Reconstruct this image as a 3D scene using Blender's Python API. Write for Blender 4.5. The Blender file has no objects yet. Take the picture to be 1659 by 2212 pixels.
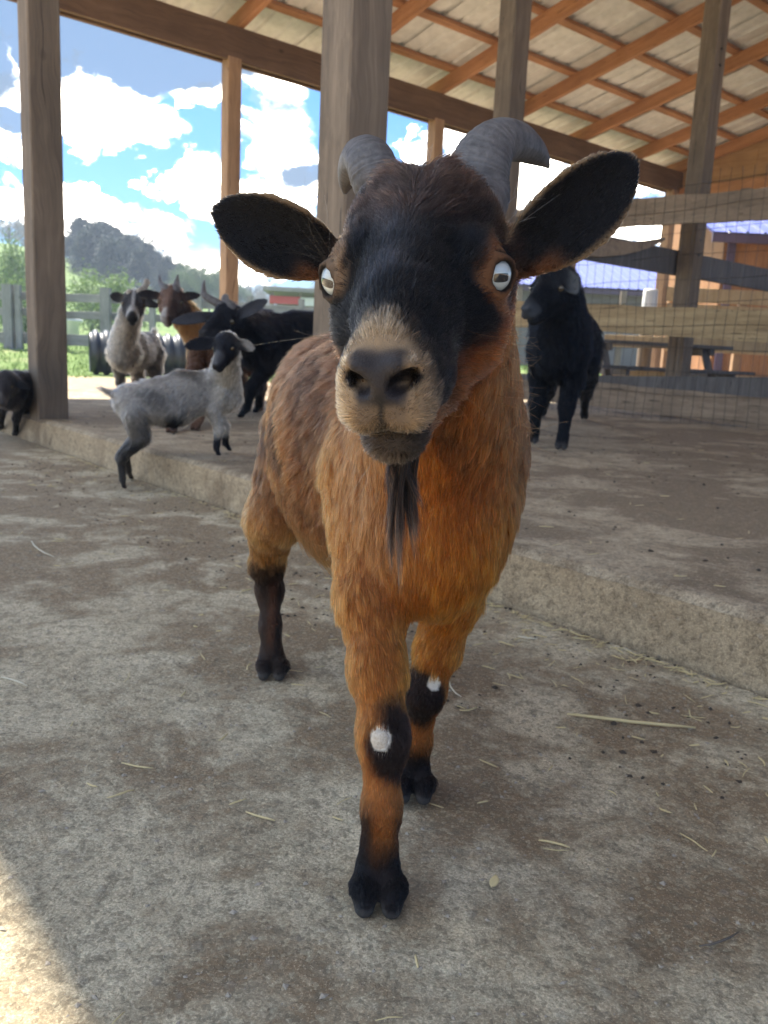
import bpy, bmesh, math, random
import numpy as np
from mathutils import Vector, Matrix
C = bpy.context.scene
HAZE = True
COL = C.collection
# ------------------------------------------------------------------ camera
# world: camera above the origin looking along +Y (a little down), z = 0 is the concrete apron
HG = 0.47
PITCH, ROLL, FPX = math.radians(10.36), math.radians(2.73), 1776.0
PX, PY = 829.5, 1106.0          # photo measured at 1659 x 2212
cF = np.array([0, math.cos(PITCH), -math.sin(PITCH)])
cU0 = np.array([0, math.sin(PITCH), math.cos(PITCH)])
cR0 = np.array([1., 0, 0])
cR = math.cos(ROLL)*cR0 + math.sin(ROLL)*cU0
cU = -math.sin(ROLL)*cR0 + math.cos(ROLL)*cU0
cam_d = bpy.data.cameras.new('camera'); cam = bpy.data.objects.new('camera', cam_d); COL.objects.link(cam)
M = Matrix.Identity(4)
for i in range(3):
    M[i][0] = cR[i]; M[i][1] = cU[i]; M[i][2] = -cF[i]
M.translation = (0, 0, HG); cam.matrix_world = M
cam_d.sensor_fit = 'VERTICAL'; cam_d.sensor_height = 36; cam_d.sensor_width = 27
cam_d.lens = 36*FPX/2212
cam_d.clip_start = 0.02; cam_d.clip_end = 3000
cam_d.dof.use_dof = True; cam_d.dof.focus_distance = 0.54; cam_d.dof.aperture_fstop = 17
C.camera = cam
# ------------------------------------------------------------------ world, sun, exposure
A1 = math.radians(50.6)                       # bearing of the shelter's long side
V1 = np.array([math.sin(A1), math.cos(A1)]); V2 = np.array([-math.cos(A1), math.sin(A1)])
SUN_EL, SUN_AZ = math.radians(60), math.radians(-39.4)   # azimuth clockwise from +Y
C.view_settings.view_transform = 'Standard'; C.view_settings.look = 'None'; C.view_settings.gamma = 1
C.view_settings.exposure = 1.75
C.cycles.use_denoising = True
C.cycles.max_bounces = 8; C.cycles.diffuse_bounces = 4; C.cycles.transparent_max_bounces = 8
C.cycles.sample_clamp_indirect = 6
sd = bpy.data.lights.new('sun', 'SUN'); sun = bpy.data.objects.new('sun', sd); COL.objects.link(sun)
sd.energy = 5.0; sd.angle = math.radians(0.5); sd.color = (1.0, 0.92, 0.80)
sdir = Vector((math.sin(SUN_AZ)*math.cos(SUN_EL), math.cos(SUN_AZ)*math.cos(SUN_EL), math.sin(SUN_EL)))
sun.rotation_euler = sdir.to_track_quat('Z', 'Y').to_euler()

def px_dir(x, y):
    d = cR*(x-PX) + cU*(PY-y) + cF*FPX
    return d/np.linalg.norm(d)

class N:                                       # small node helper
    def __init__(s, nt): s.nt = nt
    def n(s, t, **kw):
        nd = s.nt.nodes.new(t)
        for k, v in kw.items():
            if k.startswith('i_'):
                key = k[2:]; key = int(key) if key.isdigit() else key.replace('_', ' ')
                s.set(nd.inputs[key], v)
            else: setattr(nd, k, v)
        return nd
    def set(s, inp, v):
        if isinstance(v, bpy.types.NodeSocket): s.nt.links.new(v, inp)
        else:
            if hasattr(inp.default_value, '__len__') and not hasattr(v, '__len__'): v = [v]*len(inp.default_value)
            if hasattr(inp.default_value, '__len__') and len(inp.default_value) == 4 and len(v) == 3: v = (*v, 1)
            inp.default_value = v
    def m(s, op, a, b=0.0, c=None, clamp=False):
        nd = s.nt.nodes.new('ShaderNodeMath'); nd.operation = op; nd.use_clamp = clamp
        s.set(nd.inputs[0], a); s.set(nd.inputs[1], b)
        if c is not None: s.set(nd.inputs[2], c)
        return nd.outputs[0]
    def noise(s, vec, scale, detail=4, rough=.55, dist=0.0):
        nd = s.n('ShaderNodeTexNoise', i_Scale=scale, i_Detail=detail, i_Roughness=rough, i_Distortion=dist)
        if vec is not None: s.nt.links.new(vec, nd.inputs['Vector'])
        return nd.outputs[0]
    def ramp(s, f, stops):
        nd = s.nt.nodes.new('ShaderNodeValToRGB'); s.set(nd.inputs[0], f)
        els = nd.color_ramp.elements
        while len(els) < len(stops): els.new(.5)
        for e, (p, c) in zip(els, stops):
            e.position = p
            e.color = (c, c, c, 1) if not hasattr(c, '__len__') else (*c[:3], 1)
        return nd.outputs[0]
    def mix(s, f, a, b, mode='MIX'):
        nd = s.nt.nodes.new('ShaderNodeMix'); nd.data_type = 'RGBA'; nd.blend_type = mode
        s.set(nd.inputs[0], f); s.set(nd.inputs[6], a); s.set(nd.inputs[7], b)
        return nd.outputs[2]
    def mapping(s, vec, scale=(1, 1, 1), rot=(0, 0, 0), loc=(0, 0, 0)):
        nd = s.n('ShaderNodeMapping'); s.nt.links.new(vec, nd.inputs[0])
        nd.inputs['Scale'].default_value = scale; nd.inputs['Rotation'].default_value = rot; nd.inputs['Location'].default_value = loc
        return nd.outputs[0]

w = bpy.data.worlds.new('World'); C.world = w; w.use_nodes = True
nt = w.node_tree; nt.nodes.clear(); g = N(nt)
sky = g.n('ShaderNodeTexSky', sky_type='NISHITA', sun_disc=False, sun_elevation=SUN_EL, sun_rotation=SUN_AZ,
          air_density=1.0, dust_density=0.6, ozone_density=2.0)
tc = g.n('ShaderNodeTexCoord'); sep = g.n('ShaderNodeSeparateXYZ'); nt.links.new(tc.outputs['Generated'], sep.inputs[0])
az = g.m('ARCTAN2', sep.outputs[0], sep.outputs[1]); el = g.m('ARCSINE', sep.outputs[2])
# cloud banks as (bearing, elevation, half width, half height, weight) in radians
def cl(x, y, sx, sy, wt=1.0):
    d = px_dir(x, y)
    return (math.atan2(d[0], d[1]), math.asin(d[2]), sx/FPX, sy/FPX, wt)
WHITE = [cl(205,215,110,75), cl(300,265,90,55), cl(170,290,45,55,.9), cl(385,290,35,28,.8), cl(440,205,60,28), cl(590,190,75,48),
         cl(15,170,60,60), cl(20,330,45,45,.9), cl(30,440,80,60,.9), cl(590,310,95,75), cl(650,370,75,55), cl(420,395,95,60), cl(470,460,70,30,.8),
         cl(200,455,110,42), cl(310,505,110,55), cl(570,450,110,50,1.1), cl(170,500,140,40), cl(620,560,120,60,.7),
         cl(370,575,160,45,.9), cl(1000,300,75,60,1.2), cl(890,290,22,14,.8), cl(900,350,60,30,.8), cl(1160,400,130,75,1.0), cl(1350,400,130,60,.6),
         cl(1500,490,120,60,1.1), cl(1340,510,120,30,1.0), cl(380,20,120,60,.8),
         cl(-300,200,300,200), cl(1800,200,300,160,.9), cl(900,-200,260,120,.9)]
DARK = [cl(330,85,230,75,1.3), cl(120,60,120,70,1.1), cl(20,250,70,22,.8), cl(655,375,50,30,.7), cl(600,235,60,20,.5), cl(440,420,60,22,.5), cl(-250,60,200,120,1.)]
nz_v = g.n('ShaderNodeCombineXYZ', i_0=g.m('MULTIPLY', az, 1.0), i_1=g.m('MULTIPLY', el, 1.5), i_2=0.0).outputs[0]
n1 = g.noise(nz_v, 13, 8, .64, .3); n2 = g.noise(nz_v, 5, 5, .55)
n3 = g.noise(g.mapping(nz_v, loc=(3.1, 1.7, 0)), 8, 6, .62)
azw = g.m('ADD', az, g.m('MULTIPLY', g.m('SUBTRACT', n1, .5), .09)); elw = g.m('ADD', el, g.m('MULTIPLY', g.m('SUBTRACT', n3, .5), .09))
def bank(lst):
    tot = None
    for a, e, sa, se, wt in lst:
        dx = g.m('DIVIDE', g.m('SUBTRACT', azw, a), sa); dy = g.m('DIVIDE', g.m('SUBTRACT', elw, e), se)
        r2 = g.m('ADD', g.m('MULTIPLY', dx, dx), g.m('MULTIPLY', dy, dy))
        v = g.m('MULTIPLY', g.m('SUBTRACT', 1.0, g.m('MULTIPLY', r2, .62), clamp=True), wt)
        tot = v if tot is None else g.m('MAXIMUM', tot, v)
    return tot
wb = bank(WHITE); db = bank(DARK)
gate = g.ramp(wb, [(.02, 0), (.22, 1)])
dens = g.m('MULTIPLY', gate, g.m('ADD', g.m('MULTIPLY', wb, 1.15), g.m('MULTIPLY', g.m('SUBTRACT', n1, .50), 3.4)))
fill_cloud = g.m('MULTIPLY', g.m('SUBTRACT', g.noise(g.mapping(tc.outputs['Generated'], scale=(1, 1, 2.2)), 3.2, 6, .58), g.m('ADD', .46, g.m('MULTIPLY', sep.outputs[0], .22))), 6.0, clamp=True)  # unseen clouds outside the front view, thicker on the left for directional fill
front = g.m('GREATER_THAN', sep.outputs[1], 0.25)
fill_cloud = g.m('MULTIPLY', fill_cloud, g.m('SUBTRACT', 1.0, front))
a_w = g.ramp(g.m('SUBTRACT', dens, .50), [(0.0, 0), (.10, .12), (.26, .9), (.4, 1)])
a_d = g.ramp(g.m('ADD', g.m('MULTIPLY', db, 2.1), g.m('MULTIPLY', g.m('SUBTRACT', n2, .5), 1.8)), [(.10, 0), (1.15, 1)])
alpha = g.m('MAXIMUM', g.m('MAXIMUM', a_w, g.m('MULTIPLY', a_d, .85)), fill_cloud)
shade = g.ramp(g.m('ADD', g.m('MULTIPLY', g.m('SUBTRACT', n3, .5), 1.8), g.m('MULTIPLY', dens, .45)), [(.05, (.058, .080, .112)), (.40, (1.0, .94, .83))])
white = g.mix(a_d, shade, (.019, .0275, .040))
skyc = g.mix(1.0, sky.outputs[0], (.36, .80, 1.25), 'MULTIPLY')
haze = g.ramp(el, [(0.0, .5), (.14, .15), (.4, 0.0)])
bsky = g.n('ShaderNodeBackground', i_Color=skyc, i_Strength=0.058)
bcl = g.n('ShaderNodeBackground', i_Color=white, i_Strength=4.7)
bhz = g.n('ShaderNodeBackground', i_Color=(.60, .80, 1.0), i_Strength=.27)
mh = g.n('ShaderNodeMixShader'); g.set(mh.inputs[0], haze); nt.links.new(bsky.outputs[0], mh.inputs[1]); nt.links.new(bhz.outputs[0], mh.inputs[2])
mx = g.n('ShaderNodeMixShader'); g.set(mx.inputs[0], alpha); nt.links.new(mh.outputs[0], mx.inputs[1]); nt.links.new(bcl.outputs[0], mx.inputs[2])
wo = g.n('ShaderNodeOutputWorld'); nt.links.new(mx.outputs[0], wo.inputs[0])

# ------------------------------------------------------------------ helpers
def xy(u, v): return V1*u + V2*v
def ray_w(x, y, W):                            # photo pixel -> point on the vertical plane w = W (parallel to the eave)
    d = px_dir(x, y); return np.array([0, 0, HG]) + d*(W/(d[:2]@V2))
def ray_u(x, y, Uc):
    d = px_dir(x, y); return np.array([0, 0, HG]) + d*(Uc/(d[:2]@V1))
def ray_z(x, y, z):
    d = px_dir(x, y); return np.array([0, 0, HG]) + d*((z-HG)/d[2])
def ray_y(x, y, Y):
    d = px_dir(x, y); return np.array([0, 0, HG]) + d*(Y/d[1])
def mesh_obj(name, verts, faces, mat, parent=None, smooth=False):
    me = bpy.data.meshes.new(name)
    me.from_pydata([tuple(map(float, v)) for v in verts], [], faces); me.update()
    o = bpy.data.objects.new(name, me); COL.objects.link(o)
    if mat: me.materials.append(mat)
    if smooth: me.shade_smooth()
    if parent: o.parent = parent
    return o
def tag(o, label=None, cat=None, group=None, kind=None):
    if label: o['label'] = label
    if cat: o['category'] = cat
    if group: o['group'] = group
    if kind: o['kind'] = kind
    return o
def empty(name, label, cat, loc=(0, 0, 0), group=None, rz=0):
    o = bpy.data.objects.new(name, None); COL.objects.link(o); o.location = loc; o.rotation_euler = (0, 0, rz)
    o.empty_display_size = .1
    return tag(o, label, cat, group)
class MB:
    """collects bevelled boxes and tubes into one mesh"""
    def __init__(s): s.v = []; s.f = []
    def add(s, v, f):
        b = len(s.v); s.v += [tuple(map(float, p)) for p in v]; s.f += [tuple(b+i for i in q) for q in f]
    def beam(s, a, b, wd, ht, up=(0, 0, 1), bev=.004, jit=0.0, segs=1, sag=None):
        """rectangular timber from a to b (centre line); wd across, ht along up"""
        a = np.array(a, float); b = np.array(b, float); d = b-a; L = np.linalg.norm(d); d /= L
        up = np.array(up, float); sd_ = np.cross(d, up); sd_ /= np.linalg.norm(sd_); up = np.cross(sd_, d)
        c = min(bev, wd*.3, ht*.3); w2, h2 = wd/2, ht/2
        prof = [(-w2, -h2+c), (-w2+c, -h2), (w2-c, -h2), (w2, -h2+c), (w2, h2-c), (w2-c, h2), (-w2+c, h2), (-w2, h2-c)]
        vs = []
        for i in range(segs+1):
            t = i/segs; p = a + (b-a)*t
            if sag is not None: p = p + np.array(sag(t), float)
            for x, y in prof: vs.append(p + sd_*x + up*y)
        fs = [tuple(range(7, -1, -1)), tuple(segs*8+k for k in range(8))]
        for i in range(segs):
            for k in range(8): fs.append((i*8+k, i*8+(k+1) % 8, (i+1)*8+(k+1) % 8, (i+1)*8+k))
        s.add(vs, [q[::-1] for q in fs])
    def box(s, c, sz, bev=.003):
        c = np.array(c, float); s.beam(c-[0, 0, sz[2]/2], c+[0, 0, sz[2]/2], sz[0], sz[1], up=(0, 1, 0), bev=bev)
    def tube(s, pts, rad, n=6, close=True):
        pts = [np.array(p, float) for p in pts]
        if not hasattr(rad, '__len__'): rad = [rad]*len(pts)
        vs = []; prev = None
        for i, p in enumerate(pts):
            t = pts[min(i+1, len(pts)-1)] - pts[max(i-1, 0)]; t = t/(np.linalg.norm(t)+1e-12)
            r = np.array([0, 0, 1.]) if prev is None else prev
            if abs(t@r) > .9 and prev is None: r = np.array([1., 0, 0])
            r = r - t*(t@r); r /= np.linalg.norm(r); prev = r; q = np.cross(t, r)
            for k in range(n):
                a = 2*math.pi*k/n; vs.append(p + rad[i]*(r*math.cos(a)+q*math.sin(a)))
        fs = []
        for i in range(len(pts)-1):
            for k in range(n): fs.append((i*n+k, i*n+(k+1) % n, (i+1)*n+(k+1) % n, (i+1)*n+k))
        if close: fs.append(tuple(range(n-1, -1, -1))); fs.append(tuple((len(pts)-1)*n+k for k in range(n)))
        s.add(vs, fs)
    def build(s, name, mat, parent=None, smooth=False): return mesh_obj(name, s.v, s.f, mat, parent, smooth)

def new_mat(name, rough=.8):
    m = bpy.data.materials.new(name); m.use_nodes = True; nt = m.node_tree; nt.nodes.clear()
    gg = N(nt); out = gg.n('ShaderNodeOutputMaterial'); b = gg.n('ShaderNodeBsdfPrincipled', i_Roughness=rough)
    nt.links.new(b.outputs[0], out.inputs[0]); return m, gg, b
def bump(g, b, h, dist, strength=1.0):
    nd = g.n('ShaderNodeBump', i_Strength=strength, i_Distance=dist); g.nt.links.new(h, nd.inputs['Height'])
    g.nt.links.new(nd.outputs[0], b.inputs['Normal'])
def obj_coord(g): return g.n('ShaderNodeTexCoord').outputs['Object']
def wood(name, c1, c2, c3, grain=1.0, axis_rot=(0, 0, 0), scale=1.0, rough=.78, knots=True, bumpd=.0012):
    """timber whose grain runs along the (rotated) z axis"""
    m, g, b = new_mat(name, rough); v = g.mapping(obj_coord(g), rot=axis_rot)
    wob = g.noise(g.mapping(v, scale=(2.2, 2.2, 1.1)), 1.6, 3, .5)
    cv = g.n('ShaderNodeCombineXYZ', i_0=g.m('MULTIPLY', wob, .16), i_1=g.m('MULTIPLY', wob, .11), i_2=0.0).outputs[0]
    ad = g.n('ShaderNodeVectorMath', operation='ADD'); g.nt.links.new(v, ad.inputs[0]); g.nt.links.new(cv, ad.inputs[1]); v2 = ad.outputs[0]
    big = g.noise(g.mapping(v2, scale=(30*scale, 30*scale, 1.6)), 1.0, 4, .6); fine = g.noise(g.mapping(v2, scale=(170*scale, 170*scale, 5)), 1.0, 4, .65)
    broad = g.noise(g.mapping(v2, scale=(7, 7, .7)), 1.0, 3, .6)
    f = g.m('ADD', g.m('ADD', g.m('MULTIPLY', big, .40), g.m('MULTIPLY', fine, .32)), g.m('MULTIPLY', broad, .28))
    col = g.ramp(f, [(.34, c1), (.50, c2), (.68, c3)])
    blot = g.noise(v, 2.3, 4, .6); col = g.mix(g.m('MULTIPLY', g.m('SUBTRACT', blot, .40, clamp=True), 1.6), col, tuple(.5*x for x in c2))
    if knots:
        vo = g.n('ShaderNodeTexVoronoi', i_Scale=3.2, i_Randomness=1.0); g.nt.links.new(g.mapping(v, scale=(1.0, 1.0, .6), loc=(.3, .2, .1)), vo.inputs['Vector'])
        kn = g.ramp(vo.outputs['Distance'], [(.025, 1), (.075, 0)]); col = g.mix(g.m('MULTIPLY', kn, .75), col, tuple(.35*x for x in c1))
        ck = g.ramp(g.noise(g.mapping(v2, scale=(60, 60, 1.1), loc=(1, 2, 3)), 1.0, 2, .5), [(.27, .8), (.33, 0)]); col = g.mix(ck, col, tuple(.25*x for x in c1))
    g.set(b.inputs['Base Color'], col); bump(g, b, f, bumpd, .6); return m
def rot_to(d):                                 # euler that brings direction d onto z, for wood()
    q = Vector(d).normalized().rotation_difference(Vector((0, 0, 1))); return tuple(q.to_euler())
V1d = (V1[0], V1[1], 0); SL = math.radians(11.5); V2r = (V2[0]*math.cos(SL), V2[1]*math.cos(SL), -math.sin(SL))
PW = ((.10, .062, .040), (.20, .128, .084), (.31, .205, .135))
MAT = {}
MAT['post'] = wood('weathered_post_wood', (.080, .060, .042), (.165, .122, .082), (.28, .21, .145))
MAT['post_pale'] = wood('pale_post_wood', (.22, .13, .075), (.40, .25, .14), (.50, .33, .19))
MAT['beam'] = wood('eave_beam_wood', (.080, .048, .030), (.155, .094, .058), (.23, .145, .09), axis_rot=rot_to(V1d))
MAT['purlin'] = wood('purlin_wood', (.26, .12, .06), (.44, .22, .11), (.56, .32, .18), axis_rot=rot_to(V1d))
MAT['rafter'] = wood('rafter_wood', (.24, .105, .05), (.42, .20, .095), (.54, .29, .15), axis_rot=rot_to(V2r))
MAT['ply'] = wood('gable_wood', (.27, .145, .065), (.38, .22, .105), (.48, .30, .16), axis_rot=rot_to((V2[0], V2[1], 0)), knots=False)
MAT['rail'] = wood('fence_rail_wood', (.13, .095, .065), (.27, .20, .135), (.42, .32, .22), axis_rot=rot_to((V2[0], V2[1], 0)))
MAT['rail_yellow'] = wood('yellowish_rail_wood', (.18, .12, .065), (.40, .29, .15), (.55, .42, .24), axis_rot=rot_to((V2[0], V2[1], 0)))
MAT['rail_grey'] = wood('grey_rail_wood', (.06, .055, .052), (.12, .11, .105), (.20, .185, .17))
MAT['grey_board'] = wood('silvered_wood', (.16, .15, .14), (.27, .26, .245), (.38, .365, .34), axis_rot=rot_to((1, 0, 0)), knots=False)
MAT['grey_post'] = wood('silvered_post_wood', (.16, .15, .14), (.27, .26, .245), (.38, .365, .34))
def flat(name, c, rough=.6, metal=0.0, n=.25, sc=6):
    m, g, b = new_mat(name, rough); b.inputs['Metallic'].default_value = metal
    nz = g.noise(obj_coord(g), sc, 5, .6); g.set(b.inputs['Base Color'], g.mix(g.m('MULTIPLY', nz, n), c, tuple(.4*x for x in c)))
    bump(g, b, nz, .003); return m
m, g, b = new_mat('roof_metal', .55); v = obj_coord(g)
st = g.noise(g.mapping(v, rot=rot_to(V2r), scale=(3, 3, .25)), 3, 5, .6)
g.set(b.inputs['Base Color'], g.ramp(st, [(.3, (.58, .59, .58)), (.7, (.77, .78, .77))])); b.inputs['Metallic'].default_value = .1
MAT['metal'] = m
# concrete: grit, stains, dirt
def concrete(name, base, dark, dirt, dirt_amt, grit=1.0, foot=None):
    m, g, b = new_mat(name, .92); v = g.n('ShaderNodeNewGeometry').outputs['Position']
    big = g.noise(v, 1.5, 6, .62, .3); mid = g.noise(v, 7, 7, .68, .6); fine = g.noise(v, 55, 8, .75, .4); grain = g.noise(v, 420, 4, .75)
    vo = g.n('ShaderNodeTexVoronoi', i_Scale=240, i_Randomness=1.0); g.nt.links.new(v, vo.inputs['Vector'])
    cell = g.n('ShaderNodeSeparateColor'); g.nt.links.new(vo.outputs['Color'], cell.inputs[0])
    vo2 = g.n('ShaderNodeTexVoronoi', i_Scale=75, i_Randomness=1.0); g.nt.links.new(v, vo2.inputs['Vector']); c2_ = g.n('ShaderNodeSeparateColor'); g.nt.links.new(vo2.outputs['Color'], c2_.inputs[0])
    col = g.mix(g.ramp(mid, [(.36, 0), (.64, 1)]), base, dark)
    dm = g.m('ADD', .5, g.m('ADD', g.m('MULTIPLY', g.m('SUBTRACT', big, .5), 1.35), g.m('MULTIPLY', g.m('SUBTRACT', mid, .5), .75))); dm = g.m('ADD', dm, g.m('MULTIPLY', g.m('SUBTRACT', fine, .5), .22))
    if foot is not None:                       # dirt gathers along the foot of the step
        du = g.n('ShaderNodeVectorMath', operation='DOT_PRODUCT', i_1=(V1[0], V1[1], 0)); g.nt.links.new(v, du.inputs[0])
        fz = g.m('ADD', du.outputs['Value'], g.m('MULTIPLY', g.m('SUBTRACT', mid, .5), .9)); dm = g.m('ADD', dm, g.m('MULTIPLY', g.ramp(fz, [(foot, 0), (1.2, 1)]), .10))
        spz = g.noise(v, 3.2, 5, .7, 1.2); dm = g.m('ADD', dm, g.ramp(spz, [(.56, 0), (.66, .10)]))
    col = g.mix(g.ramp(dm, [(dirt_amt-.06, 0), (dirt_amt+.08, .9)]), col, dirt)
    col = g.mix(g.ramp(fine, [(.36, .80), (.52, 0)]), col, tuple(.36*x for x in dark))
    col = g.mix(g.ramp(fine, [(.58, 0), (.72, .55)]), col, tuple(min(1, 1.35*x) for x in base))
    col = g.mix(g.m('MULTIPLY', g.m('GREATER_THAN', cell.outputs[0], .84), .16), col, tuple(min(1, 1.5*x) for x in base))
    col = g.mix(g.m('MULTIPLY', g.m('LESS_THAN', cell.outputs[0], .15), .45), col, tuple(.35*x for x in dark))
    peb = g.m('MULTIPLY', g.m('GREATER_THAN', c2_.outputs[1], .93), g.ramp(vo2.outputs['Distance'], [(.25, 1), (.42, 0)])); pc_ = g.mix(c2_.outputs[2], (.20, .19, .19), (.52, .47, .40))
    col = g.mix(g.m('MULTIPLY', peb, .25), col, pc_)
    col = g.mix(g.ramp(grain, [(.42, .5), (.55, 0)]), col, tuple(.45*x for x in dark)); col = g.mix(g.ramp(grain, [(.56, 0), (.68, .5)]), col, tuple(1.4*x for x in base))
    sp = g.noise(v, 5.5, 5, .8, .5); col = g.mix(g.ramp(sp, [(.62, 0), (.70, .75)]), col, tuple(.42*x for x in dirt))
    g.set(b.inputs['Base Color'], col)
    h = g.m('ADD', g.m('MULTIPLY', fine, 1.5), g.m('MULTIPLY', grain, .35)); h = g.m('ADD', h, g.m('MULTIPLY', vo.outputs['Distance'], -.25)); h = g.m('ADD', h, g.m('MULTIPLY', peb, .3))
    bump(g, b, h, .005*grit, 1.0); return m
MAT['apron'] = concrete('apron_concrete', (.72, .615, .43), (.49, .40, .26), (.25, .16, .082), .515, 1.0, .62)
MAT['slab'] = concrete('slab_concrete', (.52, .42, .285), (.34, .26, .165), (.175, .12, .07), .475, .6, None)
MAT['slab_edge'] = concrete('slab_edge_concrete', (.56, .43, .27), (.44, .325, .195), (.26, .18, .105), .54, .7, None)
# open ground: sand near the shelter, grass beyond, darker woodland floor on the hill
m, g, b = new_mat('open_ground', .95); v = g.n('ShaderNodeNewGeometry').outputs['Position']
dw = g.n('ShaderNodeVectorMath', operation='DOT_PRODUCT', i_1=(V2[0], V2[1], 0)); g.nt.links.new(v, dw.inputs[0]); dw = dw.outputs['Value']
nb = g.noise(v, .9, 5, .6); nf = g.noise(v, 14, 5, .6)
sand = g.ramp(nf, [(.3, (.34, .24, .15)), (.7, (.47, .36, .235))])
grs = g.ramp(g.m('ADD', g.m('MULTIPLY', nf, .5), g.m('MULTIPLY', nb, .5)), [(.35, (.055, .10, .018)), (.52, (.12, .20, .035)), (.68, (.30, .27, .14))])
f = g.ramp(g.m('MULTIPLY', g.m('SUBTRACT', g.m('ADD', dw, g.m('MULTIPLY', g.m('SUBTRACT', nb, .5), 1.6)), 10.0), 1.2, clamp=True), [(0, 0), (1, 1)])
g.set(b.inputs['Base Color'], g.mix(f, sand, grs)); bump(g, b, g.m('ADD', nf, g.noise(v, 60, 3)), .03); MAT['ground'] = m
def leaf_mat(name, c1, c2, trans=.25):
    m, g, b = new_mat(name, .7); oi = g.n('ShaderNodeObjectInfo'); v = g.n('ShaderNodeNewGeometry').outputs['Position']
    nz = g.noise(v, 1.3, 4, .7); g.set(b.inputs['Base Color'], g.ramp(nz, [(.35, c1), (.65, c2)]))
    tr = g.n('ShaderNodeBsdfTranslucent', i_Color=tuple(1.3*x for x in c2)); mxs = g.n('ShaderNodeMixShader', i_0=trans)
    g.nt.links.new(b.outputs[0], mxs.inputs[1]); g.nt.links.new(tr.outputs[0], mxs.inputs[2])
    out = [n for n in m.node_tree.nodes if n.type == 'OUTPUT_MATERIAL'][0]; g.nt.links.new(mxs.outputs[0], out.inputs[0]); return m
MAT['leaf_dark'] = leaf_mat('evergreen_needles', (.016, .030, .022), (.032, .054, .034), .1)
MAT['leaf_mid'] = leaf_mat('mid_green_leaves', (.05, .085, .03), (.085, .13, .045))
MAT['leaf_light'] = leaf_mat('spring_leaves', (.075, .13, .035), (.14, .215, .06))
MAT['twig'] = leaf_mat('pale_twigs', (.17, .16, .14), (.27, .26, .21), .1)
MAT['bark'] = flat('bark', (.13, .11, .09), .9)
MAT['black_plastic'] = flat('black_plastic', (.022, .026, .034), .42)
MAT['wire'] = flat('galvanised_wire', (.085, .075, .065), .5, .6)
MAT['purple'] = flat('lavender_roof_metal', (.145, .165, .40), .4, .0, .12, 1.5)
MAT['purple_dark'] = flat('dark_purple_trim', (.085, .06, .10), .6)
MAT['shed_wood'] = wood('orange_shed_boards', (.20, .09, .035), (.33, .155, .06), (.42, .22, .10))
MAT['tan_board'] = wood('tan_boards', (.34, .23, .11), (.46, .33, .18), (.55, .42, .25))
MAT['white_paint'] = flat('white_paint', (.74, .75, .74), .5)
MAT['grey_wall'] = flat('grey_wall', (.17, .16, .155), .8)
MAT['red_paint'] = flat('red_paint', (.52, .07, .05), .45)
MAT['blue_paint'] = flat('pale_blue_paint', (.28, .42, .72), .4)
MAT['tyre'] = flat('dark_rubber', (.03, .03, .032), .7)

# ------------------------------------------------------------------ setting: ground, apron, slab
def terr(x, y):
    uu = x*V1[0]+y*V1[1]; ww = x*V2[0]+y*V2[1]
    sm = lambda t: np.clip(t, 0, 1)**2*(3-2*np.clip(t, 0, 1))
    z = -.03 + .13*sm((ww-5.9)/1.3) + .40*sm((y-11.5)/8.0)*sm((14-x)/12.0)
    z = z + 9.5*np.exp(-(((x+46)/26.)**2+((y-92)/34.)**2)) + 1.5*sm((y-24)/60.)*np.exp(-((x+20)/45.)**2)
    z = z + 2.6*np.exp(-(((x+34)/14.)**2+((y-58)/12.)**2))
    z = z + .03*np.sin(x*.9)*np.cos(y*.7)*sm((np.hypot(x, y)-11)/5)
    return z
rs = np.concatenate([np.linspace(0, 14, 40), np.geomspace(14.5, 900, 60)]); th = np.linspace(0, 2*math.pi, 181)[:-1]
R_, T_ = np.meshgrid(rs[1:], th, indexing='ij'); X_ = (R_*np.sin(T_)).ravel(); Y_ = (R_*np.cos(T_)).ravel()
vs = [(0, 0, terr(0, 0))] + list(zip(X_, Y_, terr(X_, Y_))); nt_ = len(th); fs = [(0, 1+(k+1) % nt_, 1+k) for k in range(nt_)]
for i in range(len(rs)-2):
    for k in range(nt_):
        a = 1+i*nt_; c_ = a+nt_; fs.append((a+k, a+(k+1) % nt_, c_+(k+1) % nt_, c_+k))
o = mesh_obj('ground', vs, fs, MAT['ground'], smooth=True)
tag(o, 'open ground of pale sand and grass rising to the hill', None, None, 'structure')

rng = np.random.default_rng(5)
def fnoise(x, y, scale, oct_=4, seed=0, rough=.55):
    """cheap value noise"""
    r = np.random.default_rng(seed); T = r.random((256, 256)); out = np.zeros_like(x); amp = 1; tot = 0
    for k in range(oct_):
        xs = x*scale + 17.3*k; ys = y*scale + 9.1*k; xi = np.floor(xs).astype(int); yi = np.floor(ys).astype(int)
        fx = xs-xi; fy = ys-yi; fx = fx*fx*(3-2*fx); fy = fy*fy*(3-2*fy)
        g00 = T[xi % 256, yi % 256]; g10 = T[(xi+1) % 256, yi % 256]; g01 = T[xi % 256, (yi+1) % 256]; g11 = T[(xi+1) % 256, (yi+1) % 256]
        out += amp*((g00*(1-fx)+g10*fx)*(1-fy)+(g01*(1-fx)+g11*fx)*fy-.5); tot += amp; amp *= rough; scale *= 2.1
    return out/tot
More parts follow.
